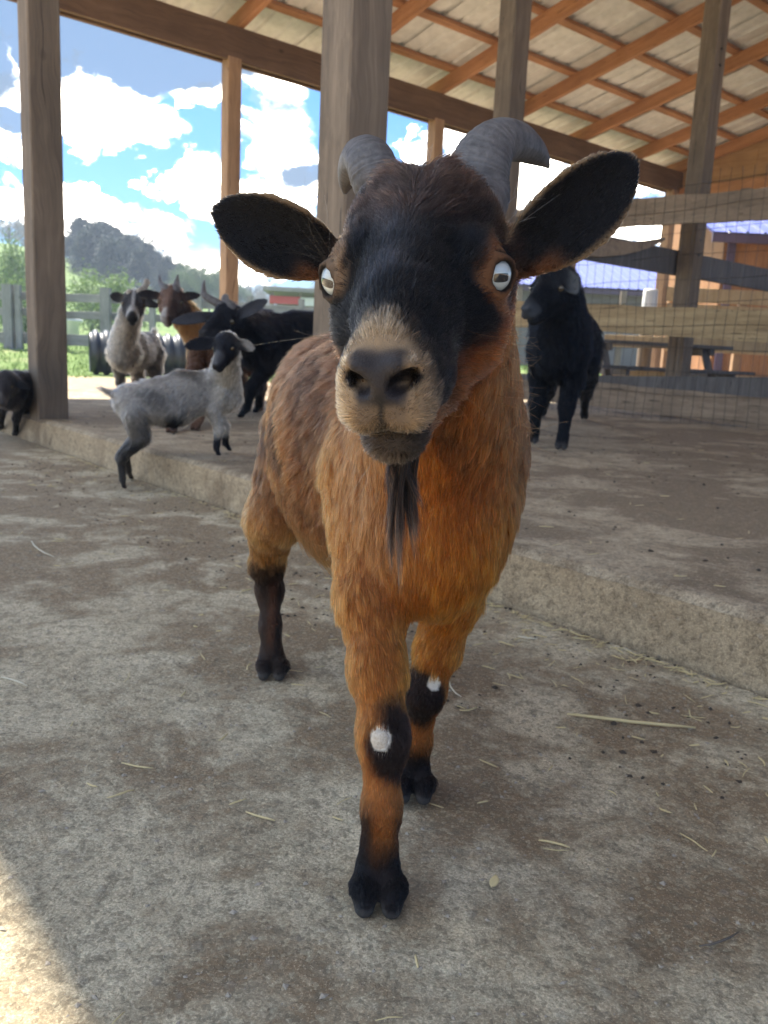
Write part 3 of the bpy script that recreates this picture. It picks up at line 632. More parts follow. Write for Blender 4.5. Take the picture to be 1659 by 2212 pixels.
def tree_parts(kind, seed, mat, leaves):
    r = random.Random(seed); tr_ = MB(); top = .9 if kind == 'evergreen' else .62
    lean = (r.uniform(-.03, .03), r.uniform(-.03, .03)); tp = [(lean[0]*t, lean[1]*t, top*t-.02) for t in (0, .25, .5, .75, 1)]
    tr_.tube(tp, [.022, .017, .013, .008, .003], 7)
    nl = {'evergreen': 16, 'round': 12, 'shrub': 10, 'bare': 26}[kind]; tips = []
    for i in range(nl):
        a = i*2.4+r.uniform(-.4, .4); z = top*(.25+.7*i/nl); b0 = np.array([lean[0]*z/top, lean[1]*z/top, z])
        if kind == 'evergreen': L_, up = .2*(1-z/top)+.04, -.1
        elif kind == 'bare': L_, up = r.uniform(.16, .30), .9
        else: L_, up = r.uniform(.18, .3), .7
        d = np.array([math.cos(a), math.sin(a), up]); e = b0+d*L_; mid = b0+d*L_*.5+[0, 0, .02]; tr_.tube([b0, mid, e], [.008, .005, .002], 5); tips.append((mid, e, d))
    if kind == 'bare':
        tw = MB()
        for mid, e, d in tips:
            for s_ in (mid, e):
                for j in range(26):
                    q = np.array([r.gauss(0, 1), r.gauss(0, 1), abs(r.gauss(0, 1))+.3]); q /= np.linalg.norm(q); q = q*.6+d*.5; p1 = s_+q*r.uniform(.05, .13); p2 = p1+np.array([r.gauss(0, .025), r.gauss(0, .025), .04])
                    wv = np.cross(q, [r.gauss(0, 1), r.gauss(0, 1), r.gauss(0, 1)]); wv /= np.linalg.norm(wv)+1e-9; wv *= .0022
                    tw.add([s_-wv, s_+wv, p1+wv*.7, p1-wv*.7], [(0, 1, 2, 3)]); tw.add([p1-wv*.7, p1+wv*.7, p2], [(0, 1, 2)])
                    u2 = p1+np.array([r.gauss(0, .03), r.gauss(0, .03), .03]); tw.add([p1-wv*.6, p1+wv*.6, u2], [(0, 1, 2)])
        return tr_, ('mb', tw)
    return tr_, ('np', crown_mesh(kind, seed, leaves))
TC = {}
def tree(kind, seed, x, Y, h, name, label, mat, group, leaves=4200, z=None, sx=1.0):
    key = (kind, seed)
    rt = empty(name, label, 'shrub' if kind == 'shrub' else 'tree', (x, Y, float(terr(x, Y)) - .1 if z is None else z), group, rz=(seed*37+x) % 6.28)
    rt.scale = (h*sx, h*sx, h)
    if key not in TC:
        tmb, cr = tree_parts(kind, seed, mat, leaves); t_ = tmb.build('trunk', MAT['bark'], rt, True)
        c_ = cr[1].build('crown', mat, rt) if cr[0] == 'mb' else np_mesh('crown', cr[1][0], cr[1][1], mat, rt)
        TC[key] = (t_.data, c_.data)
    else:
        for nm, dt in zip(('trunk', 'crown'), TC[key]):
            o = bpy.data.objects.new(nm, dt); COL.objects.link(o); o.parent = rt
    return rt
def tree_px(kind, seed, xt, yt, Y, name, label, mat, group, **kw):
    p = ray_y(xt, yt, Y); zg = float(terr(p[0], Y))-.1; return tree(kind, seed, p[0], Y, p[2]-zg, name, label, mat, group, **kw)
ev = [(150, 512, 84), (172, 470, 88), (200, 486, 80), (222, 480, 86), (247, 492, 90), (270, 508, 82), (292, 512, 92), (316, 528, 84), (338, 545, 90), (362, 556, 84), (388, 570, 90), (414, 584, 94), (100, 500, 86), (60, 520, 92), (20, 530, 96), (-30, 520, 94), (447, 596, 98), (186, 500, 76), (235, 515, 74), (300, 540, 76), (350, 575, 80), (130, 500, 92), (258, 525, 78)]
pos = ['left of all', 'second', 'third']
for i, (x, y, Y) in enumerate(ev):
    tree_px('evergreen', 1+i % 4, x, y, Y, 'evergreen_tree', 'dark hazy evergreen standing in the dense wood on the far left hill', MAT['leaf_dark'], 'evergreens in the wood on the hill', leaves=9000, sx=1.3)
for i, (x, y, Y) in enumerate([(18, 448, 100), (60, 455, 104), (180, 452, 96), (205, 455, 100), (236, 470, 102), (290, 488, 100), (318, 500, 98), (345, 520, 104), (372, 535, 106), (262, 478, 106), (395, 560, 100), (440, 585, 110), (470, 590, 112), (540, 585, 120), (590, 600, 120), (640, 605, 118), (700, 605, 120), (560, 598, 124), (760, 610, 120)]):
    tree_px('bare', 11+i % 3, x, y, Y, 'bare_tree', 'pale leafless tree rising among the evergreens on the skyline', MAT['twig'], 'bare trees along the skyline', sx=1.15)
for i, (x, y, Y) in enumerate([(420, 552, 70), (452, 566, 74), (395, 575, 66), (480, 590, 80), (520, 606, 88)]):
    tree_px('round', 21+i % 2, x, y, Y, 'leafy_tree', 'mid green leafy tree at the right foot of the hill wood', MAT['leaf_mid'], 'leafy trees at the foot of the hill', leaves=6000)
tree_px('shrub', 31, 20, 497, 40, 'round_tree', 'big rounded light green tree at the left edge behind the shelter post', MAT['leaf_light'], None, leaves=9000, sx=.62)
tree_px('shrub', 33, 238, 576, 34, 'green_shrub', 'small light green shrub above the field fence beyond the culvert pipe', MAT['leaf_light'], None, leaves=7000, sx=1.15)
tree_px('shrub', 34, 30, 585, 28, 'green_shrub', 'low light green shrub behind the field fence at the left edge', MAT['leaf_light'], None, leaves=6000, sx=.9)
# straw and grit on the concrete
rr = np.random.default_rng(77)
MAT['straw'] = flat('straw', (.62, .50, .26), .7); MAT['straw_pale'] = flat('pale_straw', (.62, .56, .42), .7)
MAT['grit'] = flat('grit_stone', (.44, .38, .30), .9, 0, .8, 60); MAT['manure'] = flat('dark_crumbs', (.06, .045, .032), .95)
def surf(x, y):
    uu = x*V1[0]+y*V1[1]; ww = x*V2[0]+y*V2[1]
    return np.where(uu > SU+.02, .12+.006*fnoise(x, y, 1.5, 3, 21), apron_z(x, y))
def straw(mb, x, y, L_, ang, r=.0011, bend=.12, z=None):
    n = 5; pts = []
    for i in range(n):
        t = i/(n-1)-.5; xx = x+math.cos(ang)*t*L_-math.sin(ang)*bend*L_*(t*t); yy = y+math.sin(ang)*t*L_+math.cos(ang)*bend*L_*(t*t)
        pts.append((xx, yy, float(surf(np.array([xx]), np.array([yy]))[0])+r+.0022))
    mb.tube(pts, [r*.6, r, r, r, r*.5], 5)
mb = MB(); zones = [((1.17, 1.0), .03, .9, 220), ((1.0, .95), .20, .40, 170), ((1.05, 2.9), .25, .6, 150), ((1.0, 0.6), .4, .4, 60), ((.5, 2.2), .9, 1.2, 70), ((1.6, 1.0), .4, .6, 30), ((2.6, 2.6), 1.2, 1.2, 60), ((.3, .45), .35, .35, 24)]
for (cu, cw), su, sw, n in zones:
    for _ in range(n):
        uu = min(cu+rr.normal()*su, 1.18) if cu < 1.2 else max(1.3, cu+rr.normal()*su); a = xy(uu, cw+rr.normal()*sw)
        straw(mb, a[0], a[1], rr.uniform(.008, .035), rr.uniform(0, 6.28), rr.uniform(.0005, .0013), rr.normal()*.22)
o = mb.build('straw_litter', MAT['straw'], None, True); tag(o, 'scattered bits of chopped straw on the concrete', None, None, 'stuff')
def stones(n, name, label, mat, cu, cw, su, sw, s0, s1, seed, lim=None):
    r = np.random.default_rng(seed); uu = cu+su*(r.random(n)*2-1); ww = cw+sw*(r.random(n)*2-1)
    if lim: uu = np.minimum(uu, lim-.01*r.random(n))
    x = uu*V1[0]+ww*V2[0]; y = uu*V1[1]+ww*V2[1]; z = surf(x, y); s = s0+(s1-s0)*r.random(n)**3
    base = np.array([(0, 0, 1), (1, 0, 0), (0, 1, 0), (-1, 0, 0), (0, -1, 0), (0, 0, -1)], float); F = np.array([(0, 1, 2), (0, 2, 3), (0, 3, 4), (0, 4, 1), (5, 2, 1), (5, 3, 2), (5, 4, 3), (5, 1, 4)])
    B = base[None]*(1+.5*r.normal(size=(n, 6, 1)).clip(-1, 1))*np.array([1, 1, .55])*s[:, None, None]
    a = r.uniform(0, 6.28, n); ca, sa = np.cos(a)[:, None], np.sin(a)[:, None]; X = B[..., 0]*ca-B[..., 1]*sa; Y = B[..., 0]*sa+B[..., 1]*ca
    V = np.stack([X+x[:, None], Y+y[:, None], B[..., 2]+(z+s*.2)[:, None]], -1).reshape(-1, 3); Fq = (F[None]+6*np.arange(n)[:, None, None]).reshape(-1, 3)
    o = np_mesh(name, V, Fq, mat, smooth=False); tag(o, label, None, None, 'stuff')
stones(9000, 'grit', 'fine stone grit loose on the apron', MAT['grit'], .2, .9, 1.0, 1.6, .0006, .0034, 1, 1.2)
stones(2200, 'dark_crumbs', 'dark crumbs of dirt along the foot of the slab step', MAT['manure'], 1.0, 1.4, .22, 2.2, .0008, .005, 2, 1.2)
stones(1500, 'dark_crumbs', 'dark crumbs of dirt on the slab floor', MAT['manure'], 2.9, 2.0, 1.6, 2.6, .001, .007, 4)
# single stems and a husk one can pick out
def one(px, py, px2, py2, r, name, label, mat, bend=.1, cat='straw'):
    a = ray_z(px, py, .002); b_ = ray_z(px2, py2, .002); mb = MB(); c_ = (a+b_)/2; L_ = np.linalg.norm(b_-a)
    straw(mb, c_[0], c_[1], L_, math.atan2(b_[1]-a[1], b_[0]-a[0]), r, bend); tag(mb.build(name, mat, None, True), label, cat)
one(1225, 1545, 1503, 1578, .0024, 'straw_stem', 'long yellow straw stem lying on dark dirt right of the front legs', MAT['straw'], .08)
one(60, 1172, 107, 1206, .0018, 'straw_stem', 'short pale straw stem at the far left of the apron', MAT['straw_pale'], .2)
one(5, 1462, 62, 1480, .0012, 'straw_stem', 'thin pale straw entering from the left picture edge', MAT['straw_pale'], -.15)
one(262, 1648, 330, 1660, .0011, 'straw_stem', 'greenish straw bit on the apron left of the hind hoof', MAT['straw'], .1)
one(1118, 1378, 1160, 1384, .0016, 'straw_stem', 'pale straw curl near the step beside the chest', MAT['straw_pale'], .4)
one(965, 1475, 990, 1505, .0013, 'straw_stem', 'short bent straw behind the far front knee', MAT['straw_pale'], .35)
one(1515, 2047, 1600, 2016, .0010, 'twig', 'thin dark twig on the apron at lower right', MAT['bark'], .2, 'twig')
one(1530, 1838, 1470, 1800, .0008, 'straw_stem', 'fine straw stem right of the husk', MAT['straw'], .15)
p = ray_z(1067, 1908, .004); mb = MB(); n = 10; vv = []
for i in range(n+1):
    t = i/n; wd = .0042*math.sin(math.pi*min(1, t*.96+.03))**.7; L_ = .015*(t-.5)
    for s_ in (-1, 0, 1): vv.append((p[0]+s_*wd+.3*L_, p[1]+L_*1.0, p[2]+.0015+.0014*(1-abs(s_))+.002*t))
ff = [(i*3+k, i*3+k+1, i*3+k+4, i*3+k+3) for i in range(n) for k in range(2)]
vv2 = [(a, b_, c_-.0006) for a, b_, c_ in vv]; mb.add(vv, ff); mb.add(vv2, [f[::-1] for f in ff]); tag(mb.build('seed_husk', MAT['straw'], None, True), 'pale yellow seed husk on the apron right of the near hoof', 'husk')
# ------------------------------------------------------------------ animals: smooth-blended body surface + grown fur
F32 = np.float32
def nrm(v): v = np.asarray(v, float); return v/(np.linalg.norm(v)+1e-12)
class Prim:
    def __init__(self, kind, k, flow, fl, reg, op, **p): self.kind, self.k, self.flow, self.fl, self.reg, self.op, self.p = kind, k, flow, fl, reg, op, p
    def bounds(s):
        p = s.p
        if s.kind == 'cone': return np.minimum(p['a']-p['ra'], p['b']-p['rb']), np.maximum(p['a']+p['ra'], p['b']+p['rb'])
        if s.kind == 'ell': r = max(p['s']); return p['c']-r, p['c']+r
        if s.kind == 'ear': m = (p['a']+p['b'])/2; r = np.linalg.norm(p['b']-p['a'])/2+p['w']; return m-r, m+r
        if s.kind == 'torus': r = p['R']+p['r']; return p['c']-r, p['c']+r
    def dist(s, X, Y, Z):
        p = s.p
        if s.kind == 'cone':
            a, b, ra, rb = p['a'], p['b'], p['ra'], p['rb']; d = b-a; L2 = float(d@d)
            px_, py_, pz_ = X-a[0], Y-a[1], Z-a[2]; t = np.clip((px_*d[0]+py_*d[1]+pz_*d[2])/L2, 0, 1)
            t2 = t*t*(3-2*t) if False else t
            return np.sqrt((px_-t*d[0])**2+(py_-t*d[1])**2+(pz_-t*d[2])**2)-(ra+(rb-ra)*t2)
        if s.kind == 'ell':
            c, sm, R = p['c'], p['s'], p['R']; px_, py_, pz_ = X-c[0], Y-c[1], Z-c[2]
            q = [px_*R[0, i]+py_*R[1, i]+pz_*R[2, i] for i in range(3)]
            k0 = np.sqrt((q[0]/sm[0])**2+(q[1]/sm[1])**2+(q[2]/sm[2])**2); k1 = np.sqrt((q[0]/sm[0]**2)**2+(q[1]/sm[1]**2)**2+(q[2]/sm[2]**2)**2)
            return k0*(k0-1)/(k1+1e-9)
        if s.kind == 'ear':
            a, ax, ac, n_, L, w, th, cup = p['a'], p['ax'], p['ac'], p['n'], p['L'], p['w'], p['t'], p['cup']
            px_, py_, pz_ = X-a[0], Y-a[1], Z-a[2]
            u = px_*ax[0]+py_*ax[1]+pz_*ax[2]; v = px_*ac[0]+py_*ac[1]+pz_*ac[2]; m_ = px_*n_[0]+py_*n_[1]+pz_*n_[2]
            t = np.clip(u/L, 0, 1); wd = w*np.sqrt(np.clip(1-((t-.46)/.56)**2, 0, 1))*(1+.12*np.sin(t*3))
            dv = np.maximum(np.abs(v)-wd+th, 0); du = np.maximum(np.maximum(u-L, -u), 0)
            dm = m_-cup*np.clip(np.abs(v), 0, w*1.3)**2/(w)
            return np.sqrt(dv**2+du**2+dm**2)*.9-th
        if s.kind == 'torus':
            c, n_, R, r = p['c'], p['n'], p['R'], p['r']; px_, py_, pz_ = X-c[0], Y-c[1], Z-c[2]
            h = px_*n_[0]+py_*n_[1]+pz_*n_[2]; q = np.sqrt(np.maximum(px_**2+py_**2+pz_**2-h*h, 0)); return np.sqrt((q-R)**2+h*h)-r
class Beast:
    def __init__(s, scale=1.0): s.P = []; s.s = scale
    def cone(s, a, b, ra, rb, k=.02, flow=None, fl=.02, reg='body', op='+'):
        a, b = np.asarray(a, float), np.asarray(b, float); fw = nrm(b-a) if flow is None else nrm(flow); s.P.append(Prim('cone', k, fw, fl, reg, op, a=a, b=b, ra=ra, rb=rb))
    def ell(s, c, sm, R=None, k=.02, flow=(0, 1, 0), fl=.02, reg='body', op='+'):
        s.P.append(Prim('ell', k, nrm(flow), fl, reg, op, c=np.asarray(c, float), s=np.asarray(sm, float), R=np.eye(3) if R is None else np.asarray(R, float)))
    def ear(s, a, b, n_, w, t=.003, cup=.5, k=.006, fl=.005, reg='ear'):
        a, b = np.asarray(a, float), np.asarray(b, float); ax = nrm(b-a); n_ = nrm(np.asarray(n_)-ax*(np.asarray(n_)@ax)); ac = np.cross(n_, ax)
        s.P.append(Prim('ear', k, ax, fl, reg, '+', a=a, b=b, ax=ax, ac=ac, n=n_, L=float(np.linalg.norm(b-a)), w=w, t=t, cup=cup))
    def torus(s, c, n_, R, r, k=.003, fl=.003, reg='lid', flow=(0, 1, 0)): s.P.append(Prim('torus', k, nrm(flow), fl, reg, '+', c=np.asarray(c, float), n=nrm(n_), R=R, r=r))
    def field(s, h):
        lo = np.min([p.bounds()[0] for p in s.P if p.op == '+'], 0)-.02; hi = np.max([p.bounds()[1] for p in s.P if p.op == '+'], 0)+.02
        dims = np.ceil((hi-lo)/h).astype(int)+1; ax = [(lo[i]+h*np.arange(dims[i])).astype(F32) for i in range(3)]; CAP = .03
        Fd = np.full(dims, CAP, F32)
        for p in s.P:
            b0, b1 = p.bounds(); i0 = np.maximum(((b0-.03-lo)/h).astype(int), 0); i1 = np.minimum(((b1+.03-lo)/h).astype(int)+2, dims)
            sl = tuple(slice(i0[i], i1[i]) for i in range(3)); X = ax[0][sl[0]][:, None, None]; Y = ax[1][sl[1]][None, :, None]; Z = ax[2][sl[2]][None, None, :]
            d = p.dist(X, Y, Z).astype(F32); f = Fd[sl]; k = p.k
            if p.op == '+': hh = np.clip(.5+.5*(d-f)/k, 0, 1); Fd[sl] = d*(1-hh)+f*hh-k*hh*(1-hh)
            else: d = -d; hh = np.clip(.5-.5*(d-f)/k, 0, 1); Fd[sl] = d*(1-hh)+f*hh+k*hh*(1-hh)
        return Fd, lo, ax
    def surface(s, h, zmin=None):
        Fd, lo, ax = s.field(h); S = Fd < 0; nx, ny, nz = Fd.shape
        c8 = [(i, j, k) for i in (0, 1) for j in (0, 1) for k in (0, 1)]
        cnt = sum(S[i:nx-1+i, j:ny-1+j, k:nz-1+k].astype(np.int8) for i, j, k in c8); act = (cnt > 0) & (cnt < 8)
        I, J, K = np.nonzero(act); n = len(I); vid = -np.ones(act.shape, np.int32); vid[I, J, K] = np.arange(n)
        acc = np.zeros((n, 3)); num = np.zeros(n)
        for a in c8:
            for d_ in range(3):
                if a[d_]: continue
                b = list(a); b[d_] = 1; fa = Fd[I+a[0], J+a[1], K+a[2]]; fb = Fd[I+b[0], J+b[1], K+b[2]]; m_ = (fa < 0) != (fb < 0)
                t = np.where(m_, fa/(fa-fb+1e-12), 0); pt = np.tile(np.array(a, float), (n, 1)); pt[:, d_] += t; acc[m_] += pt[m_]; num[m_] += 1
        V = lo + h*(np.stack([I, J, K], 1)+acc/num[:, None]); faces = []
        for d_ in range(3):
            e = [0, 0, 0]; e[d_] = 1; A = S[:nx-e[0], :ny-e[1], :nz-e[2]]; B = S[e[0]:, e[1]:, e[2]:]; o1, o2 = [(1, 2), (2, 0), (0, 1)][d_]
            for sgn in (0, 1):
                m_ = (A & ~B) if sgn == 0 else (~A & B); p_ = np.stack(np.nonzero(m_), 1)
                p_ = p_[(p_[:, o1] > 0) & (p_[:, o2] > 0) & (p_[:, o1] < act.shape[o1]) & (p_[:, o2] < act.shape[o2])]
                def vv(a, b): q = p_.copy(); q[:, o1] -= a; q[:, o2] -= b; return vid[q[:, 0], q[:, 1], q[:, 2]]
                quad = np.stack([vv(1, 1), vv(0, 1), vv(0, 0), vv(1, 0)], 1)
                if sgn: quad = quad[:, ::-1]
                faces.append(quad)
        Fq = np.concatenate(faces); Fq = Fq[(Fq >= 0).all(1)]
        # one smoothing pass
        for _ in range(2):
            sm = np.zeros_like(V); c_ = np.zeros(len(V))
            for a in range(4):
                b = (a+1) % 4; np.add.at(sm, Fq[:, a], V[Fq[:, b]]); np.add.at(c_, Fq[:, a], 1); np.add.at(sm, Fq[:, b], V[Fq[:, a]]); np.add.at(c_, Fq[:, b], 1)
            V = V*.6+.4*sm/np.maximum(c_, 1)[:, None]
        nr = np.zeros_like(V); fn = np.cross(V[Fq[:, 2]]-V[Fq[:, 0]], V[Fq[:, 3]]-V[Fq[:, 1]])
        for a in range(4): np.add.at(nr, Fq[:, a], fn)
        nr /= np.linalg.norm(nr, axis=1)[:, None]+1e-12
        pos = [p for p in s.P if p.op == '+']; D = np.stack([p.dist(V[:, 0], V[:, 1], V[:, 2]) for p in pos], 1); D = D-D.min(1)[:, None]
        W = np.exp(-D/(.007*s.s+.001)); W /= W.sum(1)[:, None]
        flow = W@np.array([p.flow for p in pos]); fl = W@np.array([p.fl for p in pos]); regs = sorted({p.reg for p in pos})
        R = {r: W[:, [i for i, p in enumerate(pos) if p.reg == r]].sum(1) for r in regs}
        return V, Fq, nr, flow, fl, R

def fur_material(name, rough=.45):
    m = bpy.data.materials.new(name); m.use_nodes = True; nt = m.node_tree; nt.nodes.clear(); g = N(nt)
    at = g.n('ShaderNodeAttribute', attribute_name='Col'); out = g.n('ShaderNodeOutputMaterial')
    hb = g.n('ShaderNodeBsdfHairPrincipled', i_Roughness=rough, i_Radial_Roughness=.6, i_Coat=0.0); hb.parametrization = 'COLOR'; hb.inputs['IOR'].default_value = 1.27
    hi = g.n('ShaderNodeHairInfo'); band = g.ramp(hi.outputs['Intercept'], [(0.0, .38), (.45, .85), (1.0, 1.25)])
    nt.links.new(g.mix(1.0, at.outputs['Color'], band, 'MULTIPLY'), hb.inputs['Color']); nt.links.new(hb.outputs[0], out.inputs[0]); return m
def skin_material():
    m, g, b = new_mat('animal_skin', .75); at = g.n('ShaderNodeAttribute', attribute_name='Col'); v = g.n('ShaderNodeNewGeometry').outputs['Position']
    nz = g.noise(v, 420, 3, .6); gl = g.n('ShaderNodeAttribute', attribute_name='gloss').outputs['Fac']
    g.set(b.inputs['Base Color'], g.mix(g.m('MULTIPLY', nz, .35), at.outputs['Color'], (0, 0, 0)))
    g.set(b.inputs['Roughness'], g.m('SUBTRACT', .85, g.m('MULTIPLY', gl, .5))); b.inputs['Specular IOR Level'].default_value = .2; bump(g, b, g.n('ShaderNodeTexVoronoi', i_Scale=900, i_Vector=v).outputs['Distance'], .0006, .6); return m
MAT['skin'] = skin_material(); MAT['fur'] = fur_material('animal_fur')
def grow(name, V, Fq, nr, flow, fl, col, dens, count, parent, rad, seed, *, clump=(.010, .5), clump2=(.0035, .35), lift=.35, npt=5, wave=.12, light=.0):
    r = np.random.default_rng(seed); T = np.concatenate([Fq[:, [0, 1, 2]], Fq[:, [0, 2, 3]]]); A = .5*np.linalg.norm(np.cross(V[T[:, 1]]-V[T[:, 0]], V[T[:, 2]]-V[T[:, 0]]), axis=1)
    pw = A*dens[T].mean(1); pw /= pw.sum(); ti = r.choice(len(T), count, p=pw); b1, b2 = r.random(count), r.random(count); fl_ = b1+b2 > 1; b1[fl_] = 1-b1[fl_]; b2[fl_] = 1-b2[fl_]; b0 = 1-b1-b2
    def ip(X): t = T[ti]; return (X[t[:, 0]].T*b0+X[t[:, 1]].T*b1+X[t[:, 2]].T*b2).T
    P = ip(V); n_ = ip(nr); n_ /= np.linalg.norm(n_, axis=1)[:, None]+1e-9; f = ip(flow); L = ip(fl)*(.65+.6*r.random(count)); c = ip(col)
    # coarse wander of the coat direction, shared by neighbours
    q = P*16; wv = np.stack([np.sin(q[:, 1]*1.9+q[:, 2]*1.3+1), np.sin(q[:, 2]*1.7+q[:, 0]*2.1+2), np.sin(q[:, 0]*1.5+q[:, 1]*2.3+3)], 1)
    q = P*70; wv2 = np.stack([np.sin(q[:, 1]*1.9+q[:, 2]*1.3+1), np.sin(q[:, 2]*1.7+q[:, 0]*2.1+2), np.sin(q[:, 0]*1.5+q[:, 1]*2.3+3)], 1)
    f = f+wave*wv+wave*.8*wv2+.13*r.normal(size=f.shape); f -= n_*(f*n_).sum(1)[:, None]; f /= np.linalg.norm(f, axis=1)[:, None]+1e-9
    lf = lift*(.6+.8*r.random(count))
    def guide(cs, sd_):
        ci = np.floor(P/cs).astype(np.int64); best = np.full(count, 1e9); G = np.zeros_like(P); H = np.zeros(count)
        for dx in (-1, 0, 1):
            for dy in (-1, 0, 1):
                for dz in (-1, 0, 1):
                    k = ci+[dx, dy, dz]; hs = (k[:, 0]*73856093) ^ (k[:, 1]*19349663) ^ (k[:, 2]*83492791) ^ sd_
                    j = np.stack([((hs*a >> 7) & 1023)/1023. for a in (2654435761, 40503, 97531)], 1); gp = (k+j)*cs; d = ((gp-P)**2).sum(1); m_ = d < best; best[m_] = d[m_]; G[m_] = gp[m_]; H[m_] = j[m_, 0]
        return G, H
    G1, H1 = guide(clump[0], 5); G2, H2 = guide(clump2[0], 11)
    o1 = (G1-P); o1 -= n_*(o1*n_).sum(1)[:, None]; o2 = (G2-P); o2 -= n_*(o2*n_).sum(1)[:, None]
    lf = lf*(1+1.1*(H1-.5)*np.minimum(1, L/.02)**2); L = L*(.78+.44*H1); ts_ = np.linspace(0, 1, npt); cs_ = np.minimum(L/.02, 1.0)
    pts = np.stack([P-n_*.0006+(L*t)[:, None]*f+n_*((L*lf)*(t-.55*t*t))[:, None]+o1*(clump[1]*t**1.6*cs_)[:, None]+o2*(clump2[1]*t*cs_)[:, None] for t in ts_], 1)
    pts[:, 1:, 2] -= (L[:, None]**2*ts_[1:]**2)*2.0
    rad_ = np.tile(np.array([1.0, 1.0, .85, .6, .15])[:npt] if npt == 5 else np.linspace(1, .15, npt), (count, 1))*(rad*(.7+.6*r.random(count)))[:, None]
    br = (.55+.9*r.random(count)**1.3)*(.66+.68*H1)*(.80+.40*H2); br = 1+(br-1)*np.clip(c.max(1)/.06, .25, 1); c = np.clip(.92*np.clip(c, 0, 1)**1.22*br[:, None], 0, .95)
    if light: m_ = r.random(count) < light; c[m_] = np.clip(c[m_]*2.2+.016, 0, .9)
    return curves_obj(name, pts, rad_, c, parent)
def curves_obj(name, pts, rad_, c, parent, mat=None):
    n, k = pts.shape[:2]; hc = bpy.data.hair_curves.new(name); hc.add_curves([k]*n)
    hc.attributes['position'].data.foreach_set('vector', pts.astype(F32).ravel()) if 'position' in hc.attributes else hc.points.foreach_set('position', pts.astype(F32).ravel())
    ra = hc.attributes.get('radius') or hc.attributes.new('radius', 'FLOAT', 'POINT'); ra.data.foreach_set('value', rad_.astype(F32).ravel())
    ca = hc.attributes.new('Col', 'FLOAT_COLOR', 'CURVE'); ca.data.foreach_set('color', np.concatenate([c, np.ones((n, 1))], 1).astype(F32).ravel())
    hc.materials.append(mat or MAT['fur']); o = bpy.data.objects.new(name, hc); COL.objects.link(o); o.parent = parent; return o
def body_mesh(V, Fq, col, gloss, parent):
    o = np_mesh('body', V, Fq, MAT['skin'], parent); me = o.data
    a = me.color_attributes.new('Col', 'FLOAT_COLOR', 'POINT'); a.data.foreach_set('color', np.concatenate([col, np.ones((len(V), 1))], 1).astype(F32).ravel())
    b = me.attributes.new('gloss', 'FLOAT', 'POINT'); b.data.foreach_set('value', gloss.astype(F32)); return o
def sstep(a, b, x): t = np.clip((x-a)/(b-a), 0, 1); return t*t*(3-2*t)
def lerp(a, b, t): t = np.asarray(t)[..., None]; return np.asarray(a)*(1-t)+np.asarray(b)*t

